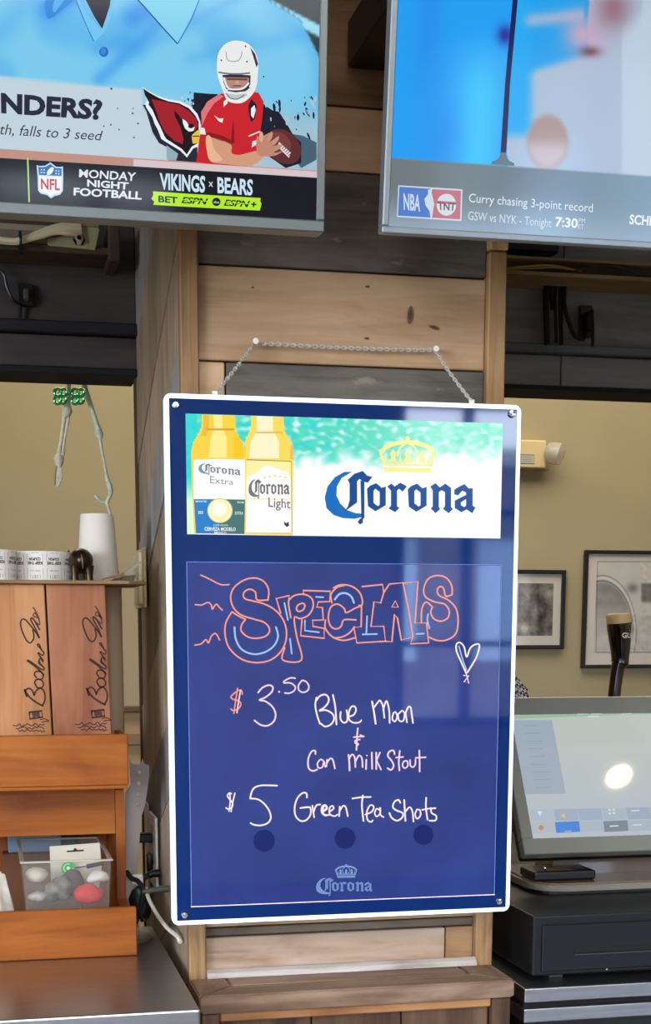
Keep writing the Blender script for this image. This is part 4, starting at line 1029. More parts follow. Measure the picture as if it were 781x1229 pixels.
A.poly(D7([(238, 58), (406, 68), (400, 236), (236, 226), (246, 160), (232, 80)]), (200, 118, 132), 2)
A.poly(D7([(212, 62), (230, 60), (236, 90), (250, 150), (236, 180), (234, 226), (226, 226), (222, 190), (196, 150), (192, 112), (214, 96)]), (214, 228, 242), 3)
A.text('NBA', D7([(68, 82), (170, 92), (166, 190), (70, 180)]), (206, 224, 244), 3, bold=.03)
A.ell(470 + 320 / 4.881, 215 + 150 / 4.886, 11.8, 13.2, (222, 228, 238), 3)
A.poly(D7([(262, 126), (380, 134), (380, 150), (260, 142)]), (200, 118, 132), 4)
A.text('TNT', D7([(268, 134), (376, 140), (370, 186), (272, 180)]), (120, 92, 110), 5, bold=.03)
A.build('league_badge', tvr, label='blue and red badge with letters NBA and TNT')
def D8(pts): return [(600 + x / 4.315, 215 + y / 4.318) for x, y in pts]
A.text('Curry chasing 3-point record', [(563, 232), (711.5, 244.5), (711, 258), (562, 246)], (224, 234, 244), 2, bold=.004)
A.build('ticker_text', tvr)
A.text('GSW vs NYK - Tonight', [(562, 253.5), (662, 262.5), (661, 276), (561, 267)], (214, 228, 242), 2, bold=.002)
A.build('ticker_text', tvr)
A.text('7:30', D8([(288, 194), (404, 204), (400, 256), (284, 246)]), (240, 246, 252), 2, bold=.03)
A.text('PM', D8([(408, 202), (440, 205), (440, 228), (406, 225)]), (214, 228, 242), 2); A.text('ET', D8([(404, 234), (434, 236), (434, 260), (402, 258)]), (214, 228, 242), 2)
A.build('ticker_time', tvr)
A.text('SCHEDULE', D8([(672, 182), (930, 202), (926, 254), (668, 234)]), (240, 246, 252), 2, bold=.03)
A.build('ticker_text', tvr)

# ---------------------------------------------------------------- stainless counter on the left and what stands on it
CZ = .90
cA, cB = atz(232, 1212, CZ), atz(190, 1111, CZ)
CXR, CYF, CYB = -.2425, cA.y, cB.y
ct = thing('steel_counter', 'brushed stainless steel counter at the lower left beside the pillar', 'counter', (CXR - .75, (CYF + CYB) / 2, 0))
b = B(); box(b, CXR - 1.5, CXR, CYF, CYB, CZ - .045, CZ, .003, seg=2); obj('worktop', b, M['steel'], ct)
b = B(); box(b, CXR - 1.5, CXR, CYF + .02, CYB - .01, .10, CZ - .046, .002); obj('cabinet_body', b, mat('steel_dark', (96, 98, 100), rough=.4, metal=.9), ct)
for k in range(3):
    x1 = CXR - .01 - k * .495
    b = B(); box(b, x1 - .485, x1, CYF + .006, CYF + .02, .14, CZ - .07, .003); d = obj('door', b, M['steel'], ct)
    b = B(); tube(b, [(x1 - .05, CYF + .004, .5), (x1 - .05, CYF - .02, .51), (x1 - .05, CYF - .02, .67), (x1 - .05, CYF + .004, .68)], .005, 8); obj('handle', b, M['chrome'], d, smooth=True)
for x in (CXR - .05, CXR - 1.45):
    for y in (CYF + .06, CYB - .05):
        b = B(); lathe(b, [(.02, 0), (.018, .1)], (x, y, 0), 16); obj('foot', b, M['black'], ct)

OX = -.2915
Y1 = atz(162, 1147, CZ).y; Y2 = atx(154, 912, OX).y; Y3 = atx(150, 1000, OX).y
OL = OX - .52; OB = Y3 + .20
ow = wood('caddy_wood', (124, 62, 14), (158, 86, 26), (180, 108, 40), 'X', 5, rough=.45, bump=.1, vary=.07, spec=.25)
owd = wood('caddy_wood_vertical', (110, 52, 12), (146, 76, 22), (166, 92, 32), 'Z', 5, rough=.45, bump=.1, vary=.05, spec=.25)
og = thing('wooden_caddy', 'orange-brown stepped wooden caddy with bins, standing on the steel counter', 'organizer', ((OX + OL) / 2, (Y1 + OB) / 2, CZ))
zb1 = at(80, 1092, Y1).z; z2b, z2t = at(154, 942, Y2).z, at(154, 881, Y2).z
z3t, z3b = at(100, 949, Y3).z, at(100, 1002, Y3).z
b = B(); box(b, OL, OX, Y1, Y1 + .012, CZ + .0005, zb1, .0015); obj('lower_front_board', b, ow, og)
b = B(); box(b, OL, OX, Y2, Y2 + .011, z2b, z2t, .0015); obj('upper_front_board', b, ow, og)
b = B(); box(b, OL + .002, OX - .002, Y2 + .002, OB - .012, z2b - .006, z2b - .0003, .001); obj('shelf', b, ow, og)
b = B(); box(b, OL + .014, OX - .015, Y3 + .002, Y3 + .012, z3b, z3t + .004, .001); obj('middle_front_board', b, ow, og)
for x0, x1 in ((OX - .0148, OX), (OL, OL + .0138)):
    b = B(); prism(b, [(x0, Y3, z3t + .012 - .012), (x0, OB, z3t), (x0, OB, CZ + .0005), (x0, Y1 + .0125, CZ + .0005), (x0, Y1 + .0125, CZ + .045), (x0, Y3, CZ + .06)], (x1 - x0, 0, 0)); obj('side_panel', b, owd, og)
b = B(); box(b, OX - .010, OX, Y2 + .0115, OB, z2b, z2t - .002, .001); obj('side_board', b, ow, og)
b = B(); box(b, OL, OL + .010, Y2 + .0115, OB, z2b, z2t - .002, .001); obj('side_board', b, ow, og)
b = B(); box(b, OL + .014, OX - .015, OB - .01, OB, CZ + .0005, z2t, .001); obj('back_board', b, owd, og)
b = B(); box(b, OL + .014, OX - .015, Y1 + .0125, OB - .0105, CZ + .0005, CZ + .007, .001); obj('base_board', b, ow, og)

# two whiskey crate fronts standing in the upper bin
KY = Y2 + .030
kb = z2b + .001; kt = at(100, 701.5, KY).z
crw = wood('crate_wood', (146, 88, 48), (182, 124, 78), (204, 148, 100), 'Z', 5, rough=.6, bump=.15, vary=.05)
crw2 = wood('crate_wood_red', (134, 78, 50), (160, 102, 70), (180, 122, 88), 'Z', 5, rough=.6, bump=.15, vary=.05)
inkb = (58, 34, 24)
def K(pts): return [(x / 6.008, 700 + y / 6.008) for x, y in pts]
for n, (pa, pb, mm, lab) in enumerate(((-8, 58.6, crw, 'upright light wooden whiskey box with dark script, left one of two in the caddy'), (60.8, 131, crw2, 'upright reddish wooden whiskey box with dark script, right one nearer the pillar'))):
    x0 = at(pa, 800, KY).x; x1 = at(pb, 800, KY).x
    r = thing('whiskey_box', lab, 'box', ((x0 + x1) / 2, KY, kb), 'whiskey boxes in the caddy')
    lean = -.022
    sh = Matrix.Identity(4); sh[0][2] = lean; sh[0][3] = -lean * (kb + kt) / 2
    b = B(); box(b, x0, x1, KY, KY + .008, kb, kt, .0015, sh); obj('lid', b, mm, r)
    b = B(); box(b, x0 + .0003, x1 - .0003, KY + .0085, KY + .085, kb + .001, kt - .0005, .002, sh); obj('box_body', b, crw2, r)
    A = Art((0, KY - .0002, 0), (0, -1, 0), rough=.7)
    # script traced from the left box, repeated on the right one
    def Q(pts, n=n):
        if n == 0: return K(pts)
        return K([(x + 448 - (0 if y < 500 else 0), y - 8 + 0 * x) for x, y in pts])
    w_ = 2.0
    A.stroke(Q([(192, 816), (182, 778), (206, 758), (232, 774), (246, 808)]), w_, inkb, 1)
    A.stroke(Q([(246, 808), (262, 774), (294, 758), (320, 786), (324, 840), (306, 880)]), w_, inkb, 1)
    A.stroke(Q([(176, 768), (210, 818), (260, 858), (308, 884)]), w_ * 1.1, inkb, 1)
    A.stroke(Q([(262, 742), (250, 716), (266, 694), (298, 698), (314, 728), (300, 752), (270, 752), (256, 730)]), w_ * .9, inkb, 1)
    A.stroke(Q([(262, 680), (248, 656), (262, 636), (296, 640), (312, 668), (298, 692), (270, 690)]), w_ * .9, inkb, 1)
    A.stroke(Q([(316, 660), (260, 606), (206, 566), (198, 556), (222, 566), (300, 622), (318, 612), (290, 580), (280, 560)]), w_ * .9, inkb, 1)
    A.stroke(Q([(306, 596), (280, 576), (290, 540), (310, 566)]), w_ * .8, inkb, 1)
    A.stroke(Q([(312, 556), (280, 516), (276, 500), (306, 520), (316, 500), (298, 480), (282, 440), (270, 446), (300, 478)]), w_ * .8, inkb, 1)
    A.stroke(Q([(236, 336), (244, 392), (218, 430), (184, 400), (152, 320), (152, 270), (178, 260), (216, 300), (262, 360), (284, 396), (256, 330), (222, 262), (240, 258), (286, 336)]), w_ * .9, inkb, 1)
    A.stroke(Q([(240, 262), (284, 300), (276, 252), (240, 238), (252, 214), (284, 262), (250, 190), (238, 176)]), w_ * .8, (96, 62, 44), 1)
    A.build('script', r, label='dark handwritten signature running up the box')
    A = Art((0, KY - .0002, 0), (0, -1, 0), rough=.7)
    A.stroke(Q([(212, 930), (300, 920), (306, 966), (216, 978), (212, 930)]), 2.2, inkb, 1, k=0); A.poly(Q([(226, 930), (284, 926), (290, 970), (262, 960), (240, 976)]), (80, 52, 38), 1)
    for a, c in (((290, 984), (350, 990)), ((300, 1002), (352, 996))): A.stroke(Q([a, ((a[0] + c[0]) / 2, a[1] - 6), c]), 1.2, inkb, 1)
    random.seed(5)
    for j in range(3):
        y = 1022 + j * 22; x = 96 + j * 20; p = []
        while x < 330: p.append((x, y + random.uniform(-9, 9))); x += random.uniform(8, 16)
        A.stroke(Q(p), 1.2, inkb, 1, k=3)
    A.build('stamp', r)
# frosted sleeve of cups behind the right box
sy = KY + .118; sp = at(138, 790, sy); slr = (147.5 - 127) / 2 * (sy + 2.1) / 1780 * 1.25
b = B(); prof = []
hz = z2b + .001; n_ = 18
for i in range(n_ + 1):
    z = hz + (kt - .002 - hz) * i / n_; prof += [(slr, z - hz), (slr * .985, z - hz + .0015)]
prof[-1] = (slr * .98, kt - .002 - hz)
lathe(b, prof, (sp.x - slr * .25, sy, hz), 28)
tag(obj('cup_sleeve', b, mat('frosted_plastic', (186, 164, 134), rough=.45, alpha=.85), smooth=True), 'tall frosted sleeve of stacked cups standing behind the right whiskey box', 'cups')

# thin board on top of the boxes
bt = kt + .0005; brx = at(178, 699, KY - .012).x
b = B(); prism(b, [(OL - .02, KY - .014, bt), (brx - .03, KY - .014, bt), (brx, KY + .01, bt), (brx - .004, KY + .20, bt), (OL - .02, KY + .20, bt)], (0, 0, .0055))
bmesh.ops.bevel(b, geom=b.edges[:], offset=.001, segments=1, affect='EDGES')
tag(obj('top_board', b, wood('thin_board', (110, 78, 50), (140, 104, 72), (166, 130, 92), 'X', 6)), 'thin brown board laid over the two whiskey boxes as a shelf', 'shelf')
SZ = bt + .0056
# ticket rolls
class ArtCyl(Art):
    """print wrapped on an upright cylinder: x is arc length from the front, y is depth below the top"""
    def __init__(self, c, r, top, **k):
        Art.__init__(self, c, (0, -1, 0), **k); self.c = Vector(c); self.r = r; self.top = top
    def P(self, s, h, layer=1):
        a = s / self.r; rr = self.r + .00012 * layer
        return Vector((self.c.x + rr * math.sin(a), self.c.y - rr * math.cos(a), self.top - h))
paper = mat('ticket_paper', (226, 222, 214), rough=.75)
def ticket_print(A, s0, w, h):
    ln = (70, 66, 66)
    def rect(x0, y0, x1, y1): A.stroke([(x0, y0), (x1, y0), (x1, y1), (x0, y1), (x0, y0)], .0005, ln, 1, k=0, caps=False)
    m = w * .10
    rect(s0 + m, h * .10, s0 + w - m, h * .48); rect(s0 + m, h * .58, s0 + w - m, h * .98)
    def up(s, x0, y0, x1, y1, bold=0):   # upside down text
        A.text(s, [(x1, y1), (x0, y1), (x0, y0), (x1, y0)], (48, 46, 48), 2, bold=bold)
    up('KEEP THIS', s0 + m * 1.3, h * .35, s0 + w - m * 1.3, h * .455, .04); up('COUPON', s0 + m * 2, h * .22, s0 + w - m * 2.2, h * .32, .04)
    up('TICKET', s0 + w * .3, h * .05, s0 + w * .7, h * .075)
    up('1 3 8 7 1', s0 + w * .25, h * .80, s0 + w * .75, h * .92); up('ADMIT ONE', s0 + w * .25, h * .64, s0 + w * .75, h * .68)
for n, (pxc, yy, rr, lab) in enumerate(((49, KY + .085, .055, 'roll of white admission tickets curving beside the metal animal'), (-8, KY + .030, .036, 'nearer roll of white tickets at the left edge of the thin board'))):
    p = at(pxc, 697, yy); hgt = at(30, 661 if n == 0 else 659.5, yy - rr).z - SZ
    r = thing('ticket_roll', lab, 'ticket roll', (p.x, yy, SZ), 'ticket rolls on the board')
    b = B(); lathe(b, [(rr * .3, 0), (rr, 0), (rr, hgt), (rr * .3, hgt)], (p.x, yy, SZ), 56, cap=False); obj('paper_roll', b, paper, r, smooth=True)
    A = ArtCyl((p.x, yy, SZ), rr, SZ + hgt, rough=.7)
    for k in range(-3, 3): ticket_print(A, k * .0305 + (.005 if n == 0 else .022), .0305, hgt)
    A.build('ticket_print', r)
# metal animal figurine seen from behind
fy = KY + .022; p = at(99, 697, fy); u = (fy + 2.1) / 1780
fg = thing('animal_figurine', 'small dark bronze animal figurine seen from behind, between tickets and white cup', 'figurine', (p.x, fy + .02, SZ))
bz = mat('dark_bronze', (74, 58, 42), rough=.28, metal=.85, noise_amt=.35, noise_scale=60)
b = B(); X0, Z0 = p.x, SZ
ball(b, (X0, fy + .024, Z0 + 24 * u), 1, 3, (14.5 * u, .034, 15 * u))
ball(b, (X0 - .003, fy + .06, Z0 + 27 * u), 1, 2, (.013, .015, .014)); tube(b, [(X0 - .004, fy + .07, Z0 + .03), (X0 - .005, fy + .082, Z0 + .018), (X0 - .004, fy + .086, Z0 + .006)], [.006, .004, .003], 8)
obj('body', b, bz, fg, smooth=True)
for dx, dy in ((-8.5, .006), (8.5, .006), (-8, .046), (8, .046)):
    b = B(); tube(b, [(X0 + dx * u, fy + dy, Z0 + .0003), (X0 + dx * u, fy + dy, Z0 + 6 * u), (X0 + dx * u * .95, fy + dy, Z0 + 18 * u)], [4.6 * u, 4.2 * u, 6 * u], 12); obj('leg', b, bz, fg, smooth=True)
b = B(); tube(b, [(X0 - .001, fy - .009, Z0 + 31 * u), (X0, fy - .012, Z0 + 24 * u), (X0 + .001, fy - .009, Z0 + 14 * u)], [.0014, .0011, .0018], 8); obj('tail', b, bz, fg, smooth=True)
for sx_ in (-1, 1):
    b = B(); ball(b, (X0 - .003 + sx_ * .014, fy + .056, Z0 + 29 * u), 1, 2, (.004, .009, .012)); obj('ear', b, bz, fg, smooth=True)
# white cup upside down
cy = KY + .125; p = at(118, 690, cy); u = (cy + 2.1) / 1780
b = B(); hh = at(116, 617.5, cy).z - SZ
lathe(b, [(25.6 * u, 0), (25.6 * u, .004), (24.8 * u, .006), (19.5 * u, hh - .002), (18.8 * u, hh), (17, hh) if 0 else (17.5 * u, hh - .0035), (.5 * u, hh - .0035)], (p.x, cy, SZ), 48)
tag(obj('foam_cup', b, mat('white_foam', (226, 218, 204), rough=.7), smooth=True), 'white foam cup standing upside down on the thin board', 'cup')
# cards and pen leaning at the end of the board
cg = mat('card_grey', (150, 146, 132), rough=.5)
def slab(name, pts, d, m, lab, cat, extra=None):
    b = B(); prism(b, pts, d); o = obj(name, b, m); return tag(o, lab, cat)
yy = KY + .05
slab('folded_leaflet', [at(134, 696, yy), at(146, 696, yy), at(170, 675, yy), at(169, 673.5, yy)], (0, .03, 0), cg, 'grey folded leaflet leaning up at the right end of the thin board', 'leaflet')
slab('receipt_stack', [at(131, 696.6, yy - .02), at(161, 696.6, yy - .02), at(163, 690, yy - .02), at(150, 691, yy - .02)], (0, .015, 0), mat('receipts', (92, 86, 66), rough=.8, noise_amt=.5, noise_scale=220), 'small dark pile of paper slips near the right end of the thin board', 'papers')
b = B(); tube(b, [at(122, 696.2, yy - .03) + Vector((0, 0, .001)), at(149, 689, yy - .028)], [.0012, .0022], 8); tag(obj('wooden_pick', b, mat('pick_brown', (140, 100, 64), rough=.6), smooth=True), 'thin brown pointed pick lying in front of the paper slips', 'pick')

# clear tub and odds and ends in the caddy's lower compartment
fl = CZ + .0075
ty = Y1 + .05
def flat(pxl, n, y0=ty): return at(pxl[0], pxl[1], y0)
tb = thing('plastic_tub', 'clear plastic tub full of small items in the lower compartment of the wooden caddy', 'container', (at(80, 1090, ty).x, ty + .06, fl))
clear = mat('clear_plastic', (206, 202, 190), rough=.12, alpha=.08, spec=.6)
zr_t = at(80, 1033, ty).z; xl, xr_ = at(24, 1040, ty).x, at(136, 1040, ty).x
def ring_box(bm, x0, x1, y0, y1, z0, ins, z1, th=.0015):
    o = [(x0 + ins, y0 + ins, z0), (x1 - ins, y0 + ins, z0), (x1 - ins, y1 - ins, z0), (x0 + ins, y1 - ins, z0)]; p = [(x0, y0, z1), (x1, y0, z1), (x1, y1, z1), (x0, y1, z1)]
    vo = [bm.verts.new(v) for v in o]; vp = [bm.verts.new(v) for v in p]
    bm.faces.new(vo)
    for i in range(4): bm.faces.new((vo[i], vo[(i + 1) % 4], vp[(i + 1) % 4], vp[i]))
td = Y3 + .012 - .002 - 0
tdy = OB - .058
b = B(); ring_box(b, xl + .003, xr_ - .003, ty + .003, tdy, fl, .008, zr_t - .003); o = obj('tub_wall', b, clear, tb)
sm_ = o.modifiers.new('s', 'SOLIDIFY'); sm_.thickness = .0014
b = B()
for (x0, x1, y0, y1) in ((xl, xr_, ty, ty + .007), (xl, xr_, tdy - .004, tdy + .003), (xl, xl + .007, ty + .007, tdy - .004), (xr_ - .007, xr_, ty + .007, tdy - .004)): box(b, x0, x1, y0, y1, zr_t - .003, zr_t, .001)
obj('tub_rim', b, mat('clear_rim', (214, 206, 186), rough=.2, alpha=.75), tb)
zm = at(80, 1064, ty).z
b = B(); box(b, xl + .006, xr_ - .006, ty + .0035, ty + .0045, zm - .0008, zm + .0008); obj('tub_step', b, clear, tb)
# things in the tub
def blob(name, px, py, y, rx, ry, rz, m, lab, cat, sub=3, nzs=.15):
    c = at(px, py, y); c.z = max(c.z, fl + .0015 + rz); b = B(); vs = ball(b, c, 1, sub, (rx, ry, rz))
    for v in vs:
        d = v.co - c; f = 1 + nzs * noise.noise(v.co * 60); v.co = c + d * f
    return tag(obj(name, b, m, smooth=True), lab, cat)
blob('red_pouch', 106, 1073, ty + .035, .024, .016, .0165, mat('red_fabric', (206, 40, 46), rough=.6), 'bright red soft pouch inside the clear plastic tub', 'pouch')
blob('grey_rag', 68, 1068, ty + .03, .020, .016, .020, mat('rag_grey', (120, 116, 108), rough=.9, noise_amt=.5, noise_scale=80), 'crumpled grey rag inside the clear plastic tub', 'rag', nzs=.5)
blob('plastic_lid', 44, 1050, ty + .05, .018, .018, .013, mat('lid_cream', (206, 196, 172), rough=.4), 'pale domed plastic lid at the left inside the clear tub', 'cup', nzs=.05)  # a loose plastic lid, shaped as a dome
blob('white_wrapper', 118, 1053, ty + .04, .017, .014, .010, mat('wrapper', (220, 216, 206), rough=.5), 'crumpled white wrapper above the red pouch in the tub', 'wrapper', nzs=.5)
blob('dark_pouch', 88, 1060, ty + .055, .018, .012, .022, mat('pouch_plum', (92, 70, 76), rough=.7), 'plum grey pouch between rag and red pouch in the tub', 'pouch', nzs=.3)
blob('clear_wrap', 45, 1076, ty + .03, .015, .012, .010, mat('wrap_grey', (168, 162, 150), rough=.4), 'pale crumpled wrap low at the left inside the tub', 'wrapper', nzs=.5)
# hang card with a slot
cy2 = ty + .072
card = thing('hang_card', 'pale retail hang card with a dark slot and green disc, standing in the tub', 'card', at(90, 1050, cy2))
A = Art((0, cy2, 0), (0, -1, 0))
cardm = mat('card_pale', (206, 198, 178), rough=.7)
slot = [(80, 1021), (88, 1020.5), (89, 1018), (91.5, 1018), (92.5, 1020.2), (100.5, 1019.5), (100.5, 1021.8), (80.2, 1023)]
def extr(pts2, y, d, m, name, parent, holes=()):
    loops = [[at(x, y_, y) for x, y_ in l] for l in [pts2] + list(holes)]
    t = tessellate_polygon([[Vector((p.x, p.z, 0)) for p in l] for l in loops]); flat_ = [p for l in loops for p in l]
    bm = B(); vs = [bm.verts.new(p) for p in flat_]; ve = [bm.verts.new(p + Vector((0, d, 0))) for p in flat_]
    for f in t:
        try: bm.faces.new([vs[i] for i in f]); bm.faces.new([ve[i] for i in f][::-1])
        except ValueError: pass
    k = 0
    for l in loops:
        for i in range(len(l)):
            a, c = k + i, k + (i + 1) % len(l); bm.faces.new((vs[a], vs[c], ve[c], ve[a]))
        k += len(l)
    return obj(name, bm, m, parent)
extr([(59.5, 1016), (119.5, 1011.5), (122, 1040), (118, 1074), (62, 1076), (60, 1030)], cy2, .0012, cardm, 'card_sheet', card, [slot])
gp = at(82, 1042, cy2 - .005)
gd = thing('green_disc', 'round bright green disc with pale spiral in front of the hang card', 'disc', gp)
b = B(); lathe(b, [(.0112, 0), (.0112, .003), (.010, .0036), (.0005, .0036)][::-1], (gp.x, gp.y - .0036, gp.z), 24, 'Y'); 
obj('disc', b, mat('green_plastic', (24, 170, 60), rough=.35), gd, smooth=True)
A = Art((0, gp.y - .0042, 0), (0, -1, 0))
A.stroke([(82 + 5.6 * math.cos(t), 1042 + 5.2 * math.sin(t)) for t in [k * .5 for k in range(11)]], 1.2, (170, 240, 180), 1); A.ell(82, 1042, 2.2, 2.2, (190, 244, 196), 1)
A.build('spiral', gd)
# the disc rests on a small peg of its own keyring
b = B(); tube(b, [(gp.x + .010, gp.y - .001, gp.z), (at(95, 1041, gp.y).x, gp.y, at(95, 1041, gp.y).z), (at(118, 1037, gp.y).x, gp.y, at(118, 1037, gp.y).z)], .001, 6); obj('keyring_wire', b, M['black'], gd, smooth=True)
b = B(); tube(b, [at(104, 1040, cy2 - .012), at(123, 1036, cy2 - .012)], [.0035, .003], 10); tag(obj('marker_pen', b, M['blackm'], smooth=True), 'short dark marker lying across the tub in front of the hang card', 'pen')
# blue box and black case deep inside
by = OB - .05
p0, p1 = at(10, 1024, by), at(73, 1003, by)
ze = p0.z
b = B(); box(b, p0.x, p1.x, by, by + .03, p0.z, p1.z + .01, .002); tag(obj('blue_box', b, mat('box_blue', (120, 140, 158), rough=.6)), 'pale blue-grey flat box deep in the caddy above the tub', 'box')
b = B(); box(b, p0.x - .01, p1.x + .03, by - .002, by + .035, fl + .0005, p0.z - .0005, .002); tag(obj('carton', b, mat('carton_brown', (112, 72, 44), rough=.8)), 'brown carton at the back of the caddy under the blue-grey box', 'box')
b = B(); box(b, p1.x + .001, p1.x + .028, by, by + .03, p0.z, p1.z + .004, .003); tag(obj('black_case', b, M['black']), 'small black case right of the blue-grey box in the caddy', 'case')
# white cloth at the left
b = B(); c0 = at(2, 1080, Y1 + .05); hcl = at(5, 1046, Y1 + .05).z - fl; nn = 26; grid = []
for j in range(nn + 1):
    row = []
    for i in range(nn + 1):
        u_, v_ = i / nn, j / nn; a = u_ * 2 * math.pi; h = v_
        r_ = (.032 - .016 * h ** 1.4) * (1 + .22 * math.sin(a * 5 + h * 3) * (1 - h * .4)) * (1 if j < nn else .05)
        row.append(b.verts.new((c0.x - .012 + r_ * math.cos(a) * 1.0, Y1 + .055 + r_ * .75 * math.sin(a), fl + .0005 + hcl * h + .004 * noise.noise(Vector((a * 2, h * 4, 1))) * (h > 0))))
    grid.append(row)
for j in range(nn):
    for i in range(nn): b.faces.new((grid[j][i], grid[j][i + 1], grid[j + 1][i + 1], grid[j + 1][i]))
bmesh.ops.remove_doubles(b, verts=b.verts[:], dist=.00005)
tag(obj('white_cloth', b, mat('cloth_white', (220, 212, 196), rough=.9, noise_amt=.15, noise_scale=60), smooth=True), 'bunched white cloth left of the clear tub in the caddy', 'cloth')

# perforated grey bracket between caddy and pillar
gy = CYB - .045
g_out = [(155, 909), (156.5, 914), (159, 917), (168, 917.5), (171, 910.5), (173.5, 917), (179, 919), (179, 930), (176.5, 950), (174, 966), (170, 979), (168, 984), (168, 1000), (165, 1042), (163, 1110), (152, 1110), (151, 1040), (150, 980), (150, 952), (157, 942), (156, 925)]
def circ(x, y, r, n=12): return [(x + r * math.cos(2 * math.pi * i / n), y + r * math.sin(2 * math.pi * i / n)) for i in range(n)]
br = thing('bracket', 'grey metal bracket with a column of round holes beside the caddy', 'bracket', at(160, 1110, gy))
o = extr(g_out, gy, .003, mat('bracket_grey', (140, 128, 122), rough=.4, metal=.3), 'perforated_plate', br, [circ(167.5, 926.5, 1.9), circ(166.5, 940, 2.4), circ(166, 953.5, 2.4), circ(165, 965.5, 2.4)])
zmin = at(160, 1110, gy).z
b = B(); q0 = at(152, 1110, gy); q1 = at(165, 1110, gy); box(b, q0.x, q1.x, gy - .03, gy + .01, CZ + .0003, max(zmin + .004, CZ + .006), .001); obj('foot_plate', b, mat('bracket_foot', (120, 112, 112), rough=.4, metal=.5), br)

# electrical clutter on the pillar's left face
fx = PXL - .0015
def sidebox(bm, pa, pb, ya, yb, out, bev=.002):
    """on the left face of the pillar between pixel columns pa..pb and rows ya..yb"""
    p = atx(pa, (ya + yb) / 2, fx); q_ = atx(pb, (ya + yb) / 2, fx); ym = (p.y + q_.y) / 2
    zt = at(0, ya, ym).z; 
    z1 = atx((pa + pb) / 2, ya, fx).z; z0 = atx((pa + pb) / 2, yb, fx).z
    box(bm, fx - out, fx, min(p.y, q_.y), max(p.y, q_.y), z0, z1, bev, seg=2)
    return Vector((fx - out, ym, (z0 + z1) / 2))
cp_ = thing('wall_plate', 'cream cover plate fixed on the left side of the pillar above the thin board', 'cover plate', atx(168, 694, fx))
b = B(); sidebox(b, 165, 176, 659, 730, .005); obj('plate', b, M['cream'], cp_)
b = B(); sidebox(b, 167, 174, 664, 726, .011, .003); obj('raised_cover', b, mat('cream_light', (226, 212, 172), rough=.4), cp_)
ps = thing('power_strip', 'white power strip running up the left side of the pillar behind the sign', 'power strip', atx(184, 1060, fx))
b = B(); sidebox(b, 182.5, 190, 978, 1062, .005, .002); obj('strip_body', b, M['white'], ps)
for yy_ in (990, 1012, 1034): b = B(); sidebox(b, 184, 188, yy_, yy_ + 12, .0058, .0004); obj('socket', b, mat('socket_grey', (196, 192, 182), rough=.5), ps)
b = B(); sidebox(b, 176, 179.5, 964, 1080, .0035, .001); tag(obj('cable_duct', b, M['white']), 'narrow white cable duct on the pillar side left of the power strip', 'duct')
ad = thing('power_adapter', 'small black rectangular power adapter in front of the white cable duct', 'adapter', atx(173, 1011, fx))
ya_ = atx(186, 1005.5, fx).y; c = at(186, 1005.5, ya_); b = B(); box(b, at(162.5, 1005, ya_).x, c.x - .004, c.y - .008, c.y + .012, at(170, 1011, ya_).z, at(170, 1000, ya_).z, .002); obj('adapter_body', b, M['black'], ad)
b = B(); box(b, c.x - .0038, fx - .0002, c.y - .004, c.y + .008, c.z - .004, c.z + .004, .0005); obj('prongs', b, M['chrome'], ad)
b = B(); tube(b, smooth_pts([tuple(at(167, 1010, ya_)), tuple(at(163, 1024, ya_)), tuple(at(161, 1036, ya_)), tuple(at(163, 1048, ya_))]), .0016, 8); obj('lead', b, M['black'], ad, smooth=True)
for (xa, ya, xb, yb, lab) in ((176, 1024, 183, 1046, 'upright black plug above the cable tangle on the pillar side'), (172, 1044, 192, 1054, 'dark horizontal plug upper of two below the power strip'), (171, 1063, 203, 1072, 'olive grey plug lower of two reaching behind the sign')):
    yp = atx(max(xb, 186), (ya + yb) / 2, fx).y if xb > 184 else atx(187, 1035, fx).y - .004; c = at(xb, (ya + yb) / 2, yp); hh_ = (at(xa, ya, yp).z - at(xa, yb, yp).z) / 2; xl_ = at(xa, (ya + yb) / 2, yp).x
    b = B()
    if xb > 184: tube(b, smooth_pts([(fx - .0005, yp, c.z + hh_ * .2), (fx - .010, yp, c.z + hh_ * .2), ((xl_ + c.x) / 2, yp, c.z), (xl_ + .004, yp, c.z - hh_ * .3), (xl_, yp, c.z - hh_ * .5)], k=4), [hh_ * .95] * 7 + [hh_ * .8] * 4 + [hh_ * .55] * 6, 12)
    else: box(b, xl_, c.x, yp - .008, yp + .008, c.z - hh_, c.z + hh_, .003, seg=2); box(b, c.x, fx - .0003, yp - .004, yp + .004, c.z - .004, c.z + .004)
    tag(obj('power_plug', b, M['black'] if yb < 1060 else mat('olive_plug', (62, 64, 56), rough=.5), smooth=True), lab, 'plug', 'plugs beside the pillar')
def cable(px_pts, r, m, lab, cat='cable', group=None, name='cable'):
    b = B(); tube(b, smooth_pts([tuple(at(x, y, Y)) for x, y, Y in px_pts], k=6), r, 8)
    return tag(obj(name, b, m, smooth=True), lab, cat, group)
wc = mat('cord_white', (222, 216, 200), rough=.45)
cable([(175, 1066, .30), (179, 1080, .26), (190, 1100, .20), (202, 1115, .13), (213, 1124, .075), (216, 1131, .06)], .0034, wc, 'thick white cord curving down from the plugs towards the plinth')
cable([(163, 1020, .32), (158, 1040, .31), (156, 1062, .31), (163, 1082, .30), (160, 1108, .29)], .003, M['black'], 'black cable hanging against the bracket down to the counter')
cable([(178, 1050, .31), (168, 1062, .30), (160, 1075, .29), (166, 1092, .27), (171, 1106, .27)], .003, M['black'], 'black cable looping below the upright plug')
cable([(152, 1046, .30), (158, 1054, .29), (166, 1058, .29), (172, 1070, .28), (168, 1090, .28), (163, 1108, .28)], .0042, M['black'], 'thicker black cable bunched at the bottom of the tangle')
